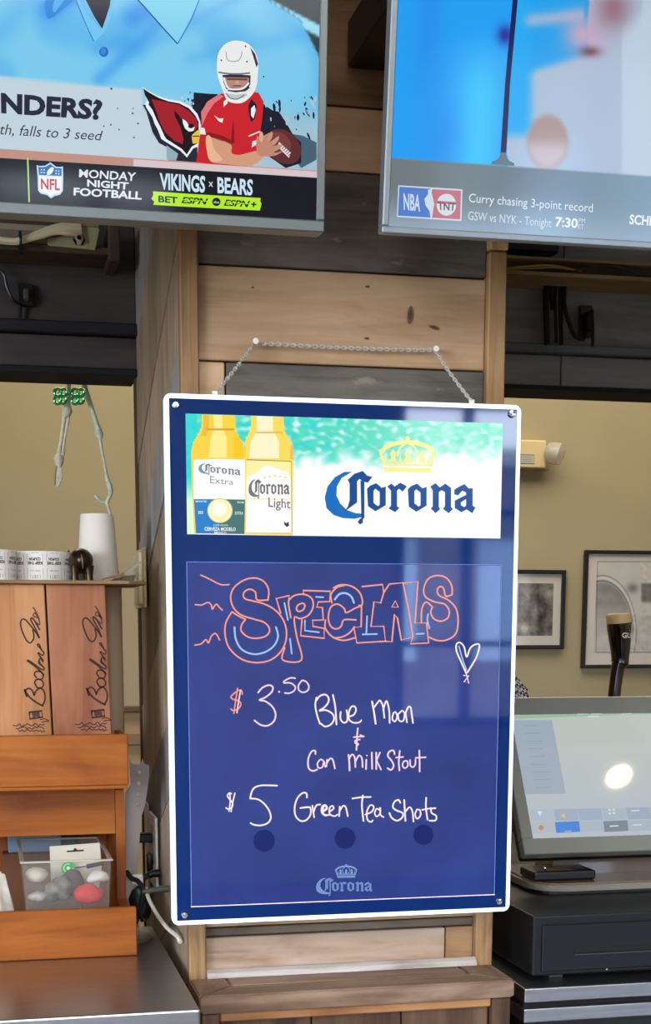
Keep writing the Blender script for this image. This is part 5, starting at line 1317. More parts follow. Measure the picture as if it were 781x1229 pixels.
cable([(150, 1040, .31), (155, 1050, .30), (161, 1056, .30), (168, 1066, .30)], .003, M['cream'], 'short cream cable at the top of the black tangle')
b = B(); c = at(165, 1056, .30); box(b, c.x - .009, c.x + .009, c.y - .006, c.y + .008, c.z - .007, c.z + .009, .002); tag(obj('cube_charger', b, M['white']), 'small white cube charger caught in the cable tangle', 'charger')
b = B(); c = at(168, 1084, .30); vs = ball(b, c, 1, 3, (.020, .014, .034))
for v in vs: v.co = c + (v.co - c) * (1 + .35 * noise.noise(v.co * 55))
tag(obj('cable_bundle', b, M['black'], smooth=True), 'dense black bundle of coiled cable beside the caddy', 'cable')
# blade tip on the counter
pts = [(150, 1118), (168, 1118), (180, 1122), (184, 1126), (176, 1131), (160, 1134), (150, 1134)]
b = B(); prism(b, [atz(x, y, CZ + .0006) for x, y in pts], (0, 0, .002)); tag(obj('spatula', b, mat('blade_steel', (150, 140, 136), rough=.3, metal=.8)), 'flat steel blade tip poking out behind the lower caddy board', 'spatula')

# skeleton hanging beyond the header, with green shamrock glasses
ky = .78
sk = thing('toy_skeleton', 'small plastic toy skeleton whose bony limbs hang below the dark header', 'skeleton', at(90, 600, ky))
bone = mat('bone_plastic', (226, 216, 184), rough=.5, noise_amt=.18, noise_scale=90); bone2 = mat('bone_green', (210, 216, 186), rough=.5, noise_amt=.18, noise_scale=90)
ub = (ky + 2.1) / 1780
def bonetube(pp, rr, name, parent, m=bone):
    b = B(); tube(b, [at(x, y, ky) for x, y in pp], [r * ub * 1.25 for r in rr], 10); return obj(name, b, m, parent, smooth=True)
bonetube([(84, 430), (83, 445), (82.5, 464), (81.5, 482), (81, 488)], [3.6, 2.2, 2.0, 2.4, 3.6], 'upper_bone', sk)
bonetube([(81, 486), (80, 489), (81, 493), (79, 497), (76, 499)], [3, 4.6, 4.8, 4.4, 3], 'joint', sk)
l1 = bonetube([(77, 496), (76, 510), (73, 530), (70.5, 546)], [3.0, 1.7, 1.7, 2.6], 'lower_bone', sk)
bonetube([(82, 500), (80, 515), (77, 530), (75, 547)], [1.8, 1.2, 1.2, 2.0], 'thin_bone', sk)
bonetube([(71, 546), (70.5, 550), (71, 555), (71, 561)], [3.4, 5.0, 4.2, 2.0], 'wrist', sk)
for dx, l in ((-3.4, 22), (-1.6, 24), (.4, 24.5), (2.2, 22), (4.0, 18)):
    bonetube([(70.5 + dx * .6, 560), (70 + dx, 570), (70 + dx * .9 - .6, 560 + l)], [1.1, .9, .9], 'finger', sk, mat('bone_dark', (140, 122, 92), rough=.6) if dx == -3.4 else bone)
bonetube([(100, 430), (100, 448), (102, 466), (110, 490), (117, 512), (118.5, 518)], [3.0, 2.2, 2.6, 2.4, 2.6, 3.6], 'upper_bone', sk, bone2)
bonetube([(118, 516), (119, 521), (119.5, 526)], [3.4, 4.0, 3.0], 'joint', sk, bone2)
bonetube([(119.5, 524), (122, 540), (126, 560), (128, 572), (129.5, 577)], [2.2, 1.2, 1.3, 2.0, 2.6], 'lower_bone', sk, bone2)
bonetube([(129, 576), (131, 581), (133, 590), (131, 598)], [2.0, 2.8, 2.4, 1.6], 'wrist', sk, bone2)
bonetube([(131, 596), (128, 603), (131, 612), (133, 619)], [1.6, 2.0, 1.4, 1.6], 'finger', sk, bone)
bonetube([(127, 603), (121, 602), (117, 598), (114, 594)], [1.4, 1.8, 2.4, 1.2], 'finger', sk, bone2)
bonetube([(80, 428), (88, 418), (96, 418), (104, 428)], [5, 8, 8, 5], 'pelvis', sk)
b = B(); p = at(92, 418, ky); tube(b, [p, (p.x, p.y, ZC)], .0015, 6); obj('hanging_cord', b, M['black'], sk)
gg = thing('shamrock_glasses', 'shiny green shamrock shaped party glasses hooked on the toy skeleton', 'glasses', at(83, 483, ky - .03))
gm = mat('green_chrome', (14, 168, 80), rough=.15, metal=.35, coat=.5)
for cx, dr in ((72.5, -1), (93.5, 1)):
    for (ox, oy) in ((-3.2, -4.5), (3.6, -4.0), (3.0, 4.2), (-3.4, 4.8)):
        b = B(); ring = [tuple(at(cx + ox + 4.0 * math.cos(a), 475.5 + oy + 4.6 * math.sin(a), ky - .03)) for a in [2 * math.pi * i / 14 for i in range(15)]]
        tube(b, ring, 1.7 * ub, 8, cap=False); obj('shamrock_leaf', b, gm, gg, smooth=True)
b = B(); tube(b, [at(79, 474, ky - .03), at(83, 472, ky - .032), at(87, 474, ky - .03)], 1.2 * ub, 8); obj('bridge', b, gm, gg, smooth=True)

# ---------------------------------------------------------------- cable trays in front of the headers
ZH = .0
def tray(name, lab, x0, x1, pxr, yt, yb_, Y, mm):
    pass
TY = .50
tm = wood('tray_ply', (104, 84, 56), (140, 116, 78), (168, 142, 100), 'X', 6)
tmd = wood('tray_dark', (56, 48, 34), (74, 64, 46), (92, 80, 58), 'X', 6)
# right tray
t = thing('cable_tray', 'plywood cable tray with yellow and black wires under the right television', 'tray', (1.2, TY + .05, at(690, 335, TY).z))
x0 = at(604, 320, TY).x
z_t1, z_t0 = at(690, 310.5, TY).z, at(690, 314, TY).z; z_b1, z_b0 = at(690, 328, TY).z, at(690, 333, TY).z
b = B(); box(b, x0, x0 + 2.0, TY, TY + .02, z_t0, z_t1, .001); obj('upper_edge', b, tm, t)
b = B(); box(b, x0, x0 + 2.0, TY, HY - .001, z_b0, z_b1, .001); obj('tray_floor', b, tm, t)
b = B(); box(b, x0, x0 + 2.0, TY + .02, TY + .026, z_b1 + .0002, z_t1, .0005); obj('tray_back', b, tmd, t)
def wire(px_pts, r, m, lab, name='wire', group=None):
    b = B(); tube(b, smooth_pts([tuple(at(x, y, Y)) for x, y, Y in px_pts], k=6), r, 8); return tag(obj(name, b, m, smooth=True), lab, 'wire', group)
yel = mat('wire_yellow', (196, 160, 60), rough=.4)
wire([(607, 322, TY + .012), (630, 320, TY + .010), (660, 318.5, TY + .008), (690, 324, TY + .012)], .0017, yel, 'yellow wire arching in the right plywood tray')
wire([(607, 324.5, TY + .006), (625, 322.5, TY + .004), (640, 322, TY + .006), (665, 321, TY + .004), (697, 325, TY + .006)], .0016, mat('wire_ochre', (150, 116, 50), rough=.4), 'ochre wire lying under the yellow one in the right tray')
wire([(688, 325, TY + .006), (706, 321, TY + .004), (726, 318, TY + .004), (745, 321, TY + .004), (765, 328, TY + .006), (800, 331, TY + .006)], .0022, M['black'], 'black wire looping at the right end of the plywood tray')
# dark hardware above the tray
b = B(); p, q_ = at(606, 300, .52), at(672, 268, .52); box(b, p.x, q_.x, .52, .598, p.z, q_.z, .003); tag(obj('mount_box', b, M['black']), 'black box fixed on the header right of the pillar under the television', 'box')
# hanging cords and outlet on the right header
for i, (xx, yb__, r_) in enumerate(((656, 414, .006), (662, 372, .004), (667, 412, .0034), (673, 414, .0042))):
    wire([(xx, 340, .575), (xx - 1, 360, .572), (xx, yb__ - 20, .575), (xx + .5, yb__, .578)], r_, M['blackm'], ['thick black cord hanging furthest left on the right header', 'short black cord ending halfway on the right header', 'thin black cord ending at the batten of the right header', 'black cord hanging right beside the thin one on the right header'][i], 'hanging_cord', 'cords on the right header')
wire([(678, 340, .572), (677, 365, .568), (682, 385, .565), (689, 402, .565), (699, 407, .575), (703, 398, .585)], .004, M['blackm'], 'black cord curling from the tray into the right outlet', 'black_cable')
ol = thing('outlet', 'dark wall outlet with a plug on the grey right header', 'outlet', at(703, 404, .598))
b = B(); p, q_ = at(695, 405, .59), at(711, 367, .59); box(b, p.x, q_.x, .588, .5995, p.z, q_.z, .002); obj('cover', b, mat('outlet_dark', (52, 52, 52), rough=.5), ol)
b = B(); p, q_ = at(699, 400, .58), at(707, 376, .58); box(b, p.x, q_.x, .565, .5878, p.z, q_.z, .003); obj('plug', b, M['blackm'], ol)
wire([(710, 372, .58), (711, 395, .578), (711, 416, .58)], .0034, M['blackm'], 'black cord hanging straight down right of the right outlet', 'hanging_cord')
# left side
t = thing('cable_tray', 'dark wooden cable tray with white cables under the left television', 'tray', (-.9, TY + .05, at(60, 305, TY).z))
x1 = at(136, 300, TY).x
za, zb_ = at(60, 293, TY).z, at(60, 302, TY).z
b = B(); box(b, x1 - 1.6, x1, TY, HY - .001, zb_, za, .002); obj('tray_floor', b, tmd, t)
b = B(); box(b, x1 - 1.6, at(70, 290, TY).x, TY + .004, TY + .012, za + .0003, at(60, 277, TY).z, .001); obj('tray_lip', b, mat('tray_lip_grey', (110, 104, 84), rough=.6), t)
b = B(); box(b, x1 - 1.6, at(64, 270, TY + .03).x, TY + .03, TY + .04, za + .0003, at(30, 269, TY + .03).z, .001); obj('rear_lip', b, mat('tray_lip_tan', (150, 134, 104), rough=.6), t)
b = B(); p, q_ = at(122, 312, TY - .01), at(144, 266, TY - .01); box(b, p.x + .012, q_.x, TY - .01, HY - .001, p.z, q_.z, .003); obj('end_block', b, wood('block_brown', (52, 42, 30), (70, 56, 40), (84, 70, 52), 'Z', 8), t)
# metal junction plate with bolt
jp = thing('metal_plate', 'pale zinc plate with a hex bolt beside the white cables', 'plate', at(90, 300, TY - .006))
extr([(57, 293), (57, 287), (82, 282), (96, 277), (97, 269), (117, 271), (119, 276), (114, 300), (60, 295)], TY - .006, .004, mat('zinc_plate', (168, 168, 128), rough=.4, metal=.35), 'plate_sheet', jp)
b = B(); c = at(94.5, 287.5, TY - .0065); lathe(b, [(.0105, 0), (.0105, -.002), (.0075, -.002), (.0075, -.010), (.004, -.013), (.0005, -.013)], (c.x, c.y, c.z), 6, 'Y'); obj('bolt', b, M['chrome'], jp)
b = B(); p, q_ = at(98, 271.5, TY - .008), at(118, 268.5, TY - .008); box(b, p.x, q_.x, TY - .009, TY - .0065, p.z, q_.z, .0005); obj('plate_edge', b, tm, jp)
wcab = mat('cable_white', (206, 196, 160), rough=.5)
wbt = thing('cable_bundle', 'bundle of white cables held by a black tie under the left television', 'cables', at(25, 296, TY - .02))
for i, (o1, o2) in enumerate(((0, 0), (2.2, 3.6), (4.4, 7.0), (1.0, 10.0))):
    b = B(); tube(b, smooth_pts([tuple(at(x, y, Y)) for x, y, Y in [(-120, 268 + o1, TY - .006 - .002 * i), (0, 287 + o1 * .6, TY - .008 - .003 * i), (26, 287 + o1 * .6, TY - .012 - .003 * i), (44, 280 + o2 * .5, TY - .012 - .003 * i), (66, 272 + o2 * .7, TY - .012 - .003 * i), (82, 270 + o2, TY - .012 - .003 * i), (97, 271 + o2, TY - .012)]], k=6), .0042, 8); obj('cable', b, wcab, wbt, smooth=True)
b = B(); rg = [(at(24, 280 + 11 * math.cos(a), 0).x * 0 + at(24.5, 289, TY - .02).x, TY - .016 + .016 * math.sin(a), at(24.5, 289, TY - .02).z + .014 * math.cos(a)) for a in [2 * math.pi * k / 16 for k in range(17)]]
tube(b, rg, .0026, 6, cap=False); tube(b, [at(24, 298, TY - .03), at(25, 306, TY - .03)], .0022, 6)
obj('cable_tie', b, M['black'], wbt, smooth=True, label='black cable tie')
ol = thing('outlet', 'black wall outlet on the dark left header above the toy skeleton', 'outlet', at(30, 366, .598))
b = B(); p, q_ = at(22, 367, .59), at(40, 341, .59); box(b, p.x, q_.x, .588, .5995, p.z, q_.z, .002); obj('cover', b, mat('outlet_black', (26, 25, 25), rough=.4), ol)
b = B(); p, q_ = at(28, 361, .58), at(35, 347, .58); box(b, p.x, q_.x, .572, .5878, p.z, q_.z, .003); obj('plug', b, mat('plug_grey', (70, 66, 62), rough=.4), ol)
wire([(-30, 300, .57), (2, 326, .57), (8, 344, .57), (16, 360, .572), (24, 365, .58)], .0026, M['black'], 'black cord running from upper left into the left outlet', 'black_cable')
wire([(24, 364, .585), (24, 380, .588), (24, 392, .59)], .003, M['blackm'], 'short black cord hanging below the left outlet', 'black_cable')

# ---------------------------------------------------------------- stainless counter on the right
RCZ = .874
rA = atz(629.5, 1187, RCZ)
rc = thing('steel_cooler', 'stainless steel back bar counter at the lower right under the cash drawer', 'counter', (rA.x + .65, rA.y + .3, 0))
RX, RY = max(.2425, rA.x), rA.y
z1 = at(640, 1204, RY).z; z2 = at(640, 1208, RY + .012).z; z3 = at(640, 1228, RY).z
b = B(); box(b, RX, RX + 1.3, RY, RY + .62, z1, RCZ, .002, seg=2); obj('worktop', b, M['steel'], rc)
b = B(); box(b, RX + .004, RX + 1.3, RY + .012, RY + .60, z2, z1 - .0003, 0); obj('gap_strip', b, M['blackm'], rc)
b = B(); box(b, RX, RX + 1.3, RY, RY + .60, z3, z2 - .0003, .002, seg=2); obj('drip_rail', b, M['steel'], rc)
b = B(); box(b, RX + .01, RX + 1.29, RY + .015, RY + .59, .08, z3 - .0005, .002); obj('cabinet_body', b, mat('cooler_dark', (40, 44, 46), rough=.4, metal=.5), rc)
for k in range(2):
    xa = RX + .02 + k * .635
    b = B(); box(b, xa, xa + .62, RY - .002, RY + .0145, .12, z3 - .03, .004); d = obj('door', b, M['steel'], rc)
    b = B(); tube(b, [(xa + .05, RY - .004, .55), (xa + .05, RY - .03, .56), (xa + .05, RY - .03, .72), (xa + .05, RY - .004, .73)], .006, 8); obj('handle', b, M['chrome'], d, smooth=True)
for x in (RX + .05, RX + 1.25):
    for y in (RY + .05, RY + .55):
        b = B(); lathe(b, [(.02, 0), (.018, .08)], (x, y, 0), 12); obj('foot', b, M['black'], rc)

# cash drawer
dA = atz(640, 1176, RCZ + .004); DY = dA.y; DX = at(640, 1100, DY).x; DZ = at(640, 1100, DY).z
dz0 = at(640, 1172, DY).z
cdm = mat('drawer_black', (13, 14, 16), rough=.42, noise_amt=.1, noise_scale=200, spec=.45)
cdw = thing('cash_drawer', 'black steel cash drawer on the right steel counter below the till screen', 'cash drawer', (DX + .2, DY + .2, RCZ))
b = B(); box(b, DX, DX + .41, DY, DY + .40, dz0, DZ, .003, seg=2); obj('housing', b, cdm, cdw)
fa, fb = at(650.5, 1110, DY), at(650.5, 1166, DY)
b = B(); box(b, fa.x, DX + .40, DY - .004, DY - .0002, fb.z, fa.z, .0012); d = obj('drawer_front', b, mat('drawer_face', (15, 17, 22), rough=.35, spec=.5), cdw)
sa, sb = at(688, 1137, DY), at(688, 1144, DY)
b = B(); box(b, sa.x, DX + .34, DY - .0062, DY - .0042, sb.z, sb.z + .0012, .0004); box(b, sa.x, DX + .34, DY - .0048, DY - .0042, sb.z, sa.z, 0); obj('slot', b, mat('slot_dark', (4, 4, 5), rough=.5), d)
b = B(); box(b, sa.x, DX + .34, DY - .0075, DY - .0065, sb.z - .0016, sb.z - .0003, .0003); box(b, sa.x, DX + .34, DY - .0066, DY - .0042, sb.z - .0016, sb.z - .0003, 0); obj('slot_lip', b, mat('slot_lip', (70, 74, 80), rough=.3), d)
for px, dy in ((665, .02), (0, .02), (665, .36), (0, .36)):
    xx = at(px, 1176, DY).x if px else DX + .37
    b = B(); box(b, xx, xx + .022, DY + dy, DY + dy + .022, RCZ + .0003, dz0 + .0003, .001); obj('foot', b, mat('foot_rubber', (60, 58, 54), rough=.7), cdw)
b = B(); lathe(b, [(.0016, 0), (.0016, -.001)], at(742, 1176, RY + .05) * 0 + Vector((DX + .12, DY - .0005, dz0 + .006)), 10, 'Y'); obj('screw', b, M['chrome'], cdw)

# point of sale terminal
tr_ = math.radians(31)
U = Vector((0, math.sin(tr_), math.cos(tr_))); N = Vector((0, -math.cos(tr_), math.sin(tr_)))
SO = at(629.5, 1025.5, DY + .17)
posm = mat('terminal_grey', (122, 124, 116), rough=.25, spec=.6, coat=.3)
pos = thing('till_terminal', 'grey touch screen till glowing pale, tilted back on top of the cash drawer', 'till', (SO.x + .18, SO.y + .1, DZ))
def pb(bm, a0, a1, h0, h1, d0, d1, bev=.001):
    mt = Matrix(((1, 0, 0, SO.x), (0, -N.y, U.y, SO.y), (0, -N.z, U.z, SO.z), (0, 0, 0, 1))); box(bm, a0, a1, d0, d1, h0, h1, bev, mt)
def ph(px, py):
    d = ray(px, py); p = CAM + d * ((SO - CAM).dot(N) / d.dot(N)) - SO; return p.x, p.dot(U)
topH = ph(700, 836)[1]; WS = .375
il = ph(640, 1006)[0]; ib = ph(640, 1006)[1]; it = ph(700, 857)[1]
for a0, a1, h0, h1 in ((0, WS, 0, ib), (0, WS, it, topH), (0, il, ib, it), (WS - il, WS, ib, it)):
    b = B(); pb(b, a0, a1, h0, h1, 0, .02, .0015); obj('bezel', b, posm, pos)
b = B(); pb(b, .004, WS - .004, .004, topH - .004, .0205, .045, .004); obj('rear_housing', b, M['black'], pos)
def pc(a, h, d): return SO + Vector((1, 0, 0)) * a + U * h - N * d
posfn = lambda px, py: mixc((206, 214, 208), (196, 208, 214), sst(860, 1000, py))
pmat = pic_material('till_picture', .80, rough=.035, spec=.9)
e_ = .0005
picture('till_picture', pc(0, 0, .0015), N, (pc(il, it, .0015), pc(WS - il, it, .0015), pc(WS - il, ib, .0015), pc(il, ib, .0015)), 30, 24, posfn, pmat, pos)
A = Art(pc(0, 0, .0012), N, strength=.8, rough=.035, spec=.9)
def E(pts): return [(600 + x / 4.315, 820 + y / 4.315) for x, y in pts]
A.poly(E([(54, 160), (400, 150), (900, 140), (900, 156), (400, 172), (58, 186)]), (170, 206, 176), 1)
A.poly(E([(60, 192), (268, 190), (340, 572), (127, 576)]), (176, 190, 204), 1)
for k in range(9):
    A.poly(E([(120 + k * 8, 218 + k * 40), (200 + k * 8, 217 + k * 40), (200 + k * 8, 221 + k * 40), (120 + k * 8, 222 + k * 40)]), (158, 174, 190), 2)
cols = [(190, 204, 220), (176, 192, 214), (176, 192, 214), (186, 200, 212), (176, 188, 208), (186, 200, 214)]
for k in range(8):
    xa = 150 + k * 125
    A.poly(E([(xa, 655 - k * 2.4), (xa + 122, 652 - k * 2.4), (xa + 134, 712 - k * 2.4), (xa + 12, 716 - k * 2.4)]), cols[k % 6], 1)
    A.poly(E([(xa + 8, 722 - k * 2.4), (xa + 134, 716 - k * 2.4), (xa + 140, 772 - k * 2.4), (xa + 16, 778 - k * 2.4)]), [(196, 204, 212), (86, 150, 236), (188, 202, 216), (138, 152, 166), (186, 200, 214), (178, 190, 206), (190, 200, 210), (150, 170, 190)][k], 1)
A.poly(E([(192, 664), (218, 662), (208, 690)]), (236, 244, 250), 2); A.poly(E([(314, 686), (334, 672), (336, 700)]), (246, 214, 130), 2)
A.ell(*E([(212, 748)])[0], 3, 3, (220, 150, 110), 2); A.text('WINE', E([(332, 764), (370, 762), (370, 770), (332, 772)]), (214, 230, 246), 2)
for dx, dy in ((-12, -8), (10, -9), (-10, 10), (12, 8)): A.ell(*E([(578 + dx, 664 + dy)])[0], 1.8, 1.4, (226, 240, 226), 2, n=8)
for x, y in ((590, 740), (710, 734), (700, 660)): A.poly(E([(x - 22, y - 3), (x + 22, y - 5), (x + 22, y + 2), (x - 22, y + 4)]), (224, 234, 240), 2)
for x in (430, 500, 655): A.poly(E([(x - 30, 158), (x + 26, 155), (x + 26, 159), (x - 30, 162)]), (222, 240, 226), 2)
A.poly(E([(455, 169), (510, 167), (510, 173), (455, 175)]), (222, 240, 226), 2)
A.build('screen_layout', pos, label='pale till screen with list, tiles and green bar')
# base
bsm = mat('base_lip_grey', (126, 120, 106), rough=.35); bst = mat('base_wall_reflection', (120, 98, 72), rough=.12, coat=.6)  # plate's tan colour stands in for the wall mirrored in it
bf = atz(664, 1074, DZ + .001); BY0 = bf.y; BXL = at(652, 1070, BY0).x
def base_out(ins=0):
    r = .05; pts = []
    for cx, cy, a0 in ((BXL - .012 + r, BY0 + r, 180), (BXL + .37 - r, BY0 + r, 270), (BXL + .37 - r, BY0 + .22 - r, 0), (BXL - .012 + r, BY0 + .22 - r, 90)):
        for i in range(7):
            a = math.radians(a0 + 15 * i); pts.append((cx + (r - ins) * math.cos(a), cy + (r - ins) * math.sin(a)))
    return pts
b = B(); prism(b, [(x, y, DZ + .0004) for x, y in base_out(.004)], (0, 0, .005)); obj('base_foot', b, M['black'], pos)
b = B(); prism(b, [(x, y, DZ + .0055) for x, y in base_out(0)], (0, 0, .010)); bmesh.ops.bevel(b, geom=b.edges[:], offset=.0015, segments=2, affect='EDGES'); obj('base_lip', b, bsm, pos)
b = B(); prism(b, [(x, y, DZ + .0157) for x, y in base_out(.008)], (0, 0, .002)); obj('base_plate', b, bst, pos)
nk = [(SO.x + .12, BY0 + .10, DZ + .0178), (SO.x + .12, BY0 + .15, DZ + .03), (SO.x + .12, SO.y + .09, SO.z + .06), (SO.x + .12, SO.y + .06, SO.z + .12)]
b = B(); prism(b, [(SO.x + .08, BY0 + .09, DZ + .0178), (SO.x + .08, BY0 + .17, DZ + .0178), (SO.x + .08, SO.y + .16, SO.z + .12), (SO.x + .08, SO.y + .075, SO.z + .07)], (.21, 0, 0)); obj('neck', b, mat('neck_bronze', (92, 74, 52), rough=.25, coat=.4), pos)
# card reader puck and cord on the base
rd = thing('card_reader', 'small black card reader lying on the till base under the screen', 'card reader', at(668, 1046, BY0 + .05))
zz = DZ + .018
b = B(); c = atz(655, 1058, zz); c2 = atz(716, 1056, zz); box(b, c.x - .02, c2.x, c.y - .0, c.y + .07, zz, zz + .016, .004, seg=2); obj('reader_body', b, M['black'], rd)
b = B(); box(b, c.x + .004, c.x + .05, c.y + .006, c.y + .03, zz + .0162, zz + .0175, .0005); obj('keypad', b, mat('keypad_brown', (96, 66, 44), rough=.4), rd)
b = B(); ball(b, (c.x + .002, c.y + .012, zz + .02), .0035, 2); obj('indicator', b, mat('chrome_dot', (240, 240, 240), rough=.05, metal=1), rd, smooth=True)
b = B(); c = atz(740, 1036, zz); tube(b, smooth_pts([(c.x - .04, c.y + .06, zz + .03), (c.x - .02, c.y + .02, zz + .008), (c.x + .01, c.y, zz + .004), (c.x + .06, c.y + .02, zz + .004), (c.x + .12, c.y + .05, zz + .004)], k=6), .0026, 8); tag(obj('black_cable', b, M['black'], smooth=True), 'black cord curling on the till base at the right', 'cord')
b = B(); c = atz(772, 1040, zz); tube(b, [(c.x - .01, c.y + .006, zz + .009), (c.x + .05, c.y + .012, zz + .009)], [.004, .0075], 12); tag(obj('metal_pen', b, M['chrome'], smooth=True), 'shiny metal pen lying on the till base at the right edge', 'pen')

# ceiling downlight whose reflection shows on the till screen
d = ray(742, 930).normalized(); hit = CAM + d * ((SO - CAM).dot(N) / d.dot(N)); rf = d - N * (2 * d.dot(N)); lp = hit + rf * ((ZC - hit.z) / rf.z)
print('downlight', lp)
def downlight(loc, lab):
    dl = thing('ceiling_downlight', lab, 'downlight', (loc.x, loc.y, ZC - .012), 'round ceiling downlights')
    b = B(); lathe(b, [(.085, 0), (.085, -.006), (.042, -.010), (.040, -.002)], (loc.x, loc.y, ZC), 36, cap=False); obj('trim_ring', b, mat('ring_white', (216, 200, 176), rough=.4), dl, smooth=True)
    b = B(); lathe(b, [(.040, -.002), (.001, -.003)], (loc.x, loc.y, ZC), 36, cap=False); obj('lens', b, mat('warm_lens', (255, 240, 214), emit=(255, 226, 180), es=60.0), dl)
downlight(lp, 'round warm downlight in the ceiling whose reflection shows on the till screen')
downlight(Vector((lp.x - 1.9, lp.y, ZC)), 'round warm downlight in the ceiling further left of the reflected one')

# ---------------------------------------------------------------- bar counter beyond the opening, with the stout tap
BZ = 1.02
bc = thing('bar_counter', 'dark wooden bar counter beyond the opening, behind the till screen', 'bar', (1.3, 1.0, 0))
b = B(); box(b, .30, 2.6, .78, 1.24, BZ - .04, BZ, .004); obj('bar_top', b, M['ledge_dark'], bc)
b = B(); box(b, .34, 2.56, .84, 1.14, 0, BZ - .041, .002); obj('bar_front', b, M['side_brown'], bc)
gy = .92; ug = (gy + 2.1) / 1780
tp = thing('beer_tap', 'dark stout tap handle shaped like a full pint glass with cream foam top', 'beer tap', (at(736, 835, gy).x, gy, BZ))
stout = mat('stout_gloss', (14, 8, 8), rough=.12, coat=.6); handle_m = mat('handle_red_black', (40, 14, 14), rough=.18, coat=.5)
def pt(x, y, dy=0): return at(x, y, gy + dy)
b = B(); tube(b, [pt(742.6, 748), pt(743, 756), pt(743.8, 770), pt(744.2, 782), pt(744, 791), pt(743.6, 796), pt(742.6, 798)], [15.9 * ug, 15.5 * ug, 13.9 * ug, 12.4 * ug, 11.3 * ug, 11.6 * ug, 8 * ug], 36); obj('pint_body', b, stout, tp, smooth=True)
b = B(); tube(b, [pt(742.4, 736.2), pt(742.4, 737), pt(742.5, 739), pt(742.6, 744), pt(742.6, 748.2)], [13 * ug, 15.4 * ug, 16.4 * ug, 16.2 * ug, 15.8 * ug], 36); obj('foam_top', b, mat('foam_cream', (222, 184, 128), rough=.45), tp, smooth=True)
b = B(); tube(b, [pt(742.5, 797), pt(741, 803), pt(739.5, 812), pt(738, 824), pt(736.5, 838), pt(735.5, 850)], [9.5 * ug, 8.8 * ug, 8.4 * ug, 8.2 * ug, 8.4 * ug, 8.0 * ug], 24); obj('grip', b, handle_m, tp, smooth=True)
hp = pt(735.5, 850)
b = B(); tube(b, [hp, hp - Vector((0, 0, .03)), hp - Vector((0, 0, .05))], [.007, .007, .012], 16); tube(b, [hp - Vector((0, 0, .045)), hp + Vector((0, .05, -.045))], .012, 16); tube(b, [hp - Vector((0, 0, .05)), hp - Vector((0, .01, .10))], [.009, .006], 16); obj('faucet', b, M['chrome'], tp, smooth=True)
b = B(); lathe(b, [(.05, 0), (.05, .006), (.032, .012), (.032, hp.z - BZ - .02), (.028, hp.z - BZ - .01), (.001, hp.z - BZ - .008)], (hp.x, gy + .07, BZ + .0003), 28); obj('tower', b, M['chrome'], tp, smooth=True)
# lettering wrapped on the pint
cc = pt(743.6, 768); 
class ArtCone(ArtCyl):
    def P(self, s, h, layer=1):
        hp_ = h / ug; r = (15.9 - .05 * hp_ if hp_ < 8 else 15.5 - .114 * (hp_ - 8)) * ug + .35 * ug + .0001 * layer; a = s / (15 * ug)
        c = pt(742.6, 748).lerp(pt(744, 791), min(1, h / (43 * ug)))
        return Vector((c.x + r * math.sin(a), c.y - r * math.cos(a), c.z))
A = ArtCone(cc, 15 * ug, pt(743, 748).z, rough=.3)
A.text('GUINNESS', [(-3 * ug, 11 * ug), (42 * ug, 12 * ug), (42 * ug, 18.5 * ug), (-3 * ug, 17.5 * ug)], (226, 222, 210), 3, bold=.03)
A.build('lettering', tp, label='cream lettering wrapped around the pint')
A = ArtCone(cc, 15 * ug, pt(743, 748).z, rough=.3)
def hs(pts): return [(x * ug, y * ug) for x, y in pts]
A.stroke(hs([(6, 1.5), (5, 5), (7, 8.5), (11, 9)]), 1.0 * ug, (150, 104, 50), 3); A.stroke(hs([(6, 1.5), (9, 1), (12, 3), (11, 9)]), 1.1 * ug, (150, 104, 50), 3)
for k in range(3): A.stroke(hs([(7.4 + k * 1.3, 1.8 + k * .4), (8 + k * 1.1, 8.4)]), .35 * ug, (130, 90, 44), 3)
A.build('harp_emblem', tp)

# ---------------------------------------------------------------- far wall: pictures, emergency light, chair
WYB = YB - .001
def frame(px0, px1, py0, py1, lab, fw, fnp, inner):
    Y = YB - .025
    a = at(px0, py0, Y); c = at(px1, py1, Y)
    x0, x1, z1, z0 = a.x, c.x, a.z, c.z
    r = thing('framed_picture', lab, 'picture', ((x0 + x1) / 2, Y, z0), 'framed pictures on the far wall')
    fm = mat('frame_black', (26, 24, 22), rough=.35)
    for (q0, q1, w0, w1) in ((x0, x1, z1 - fw, z1), (x0, x1, z0, z0 + fw), (x0, x0 + fw, z0 + fw, z1 - fw), (x1 - fw, x1, z0 + fw, z1 - fw)):
        b = B(); box(b, q0, q1, Y, WYB, w0, w1, .002); obj('frame_side', b, fm, r)
    b = B(); box(b, x0 + fw, x1 - fw, Y + .012, Y + .016, z0 + fw, z1 - fw); obj('mat_board', b, mat('mat_board', (206, 200, 188), rough=.05, spec=.8, coat=.5), r)
    pm_ = mat('photo_base', (120, 116, 110), rough=.05, spec=.8)
    ia, ic = at(inner[0], inner[1], Y + .0119), at(inner[2], inner[3], Y + .0119)
    m_ = bpy.data.materials.new('photo_print'); m_.use_nodes = True; bb = m_.node_tree.nodes['Principled BSDF']; va = m_.node_tree.nodes.new('ShaderNodeVertexColor'); va.layer_name = 'picture'
    m_.node_tree.links.new(va.outputs[0], bb.inputs['Base Color']); bb.inputs['Roughness'].default_value = .05; bb.inputs['Coat Weight'].default_value = .6; bb.inputs['Coat Roughness'].default_value = .01
    picture('photo_print', (0, 0, 0), (0, -1, 0), [(ia.x, Y + .0118, ia.z), (ic.x, Y + .0118, ia.z), (ic.x, Y + .0118, ic.z), (ia.x, Y + .0118, ic.z)], 120, 110, fnp, m_, r)
    return r, Y
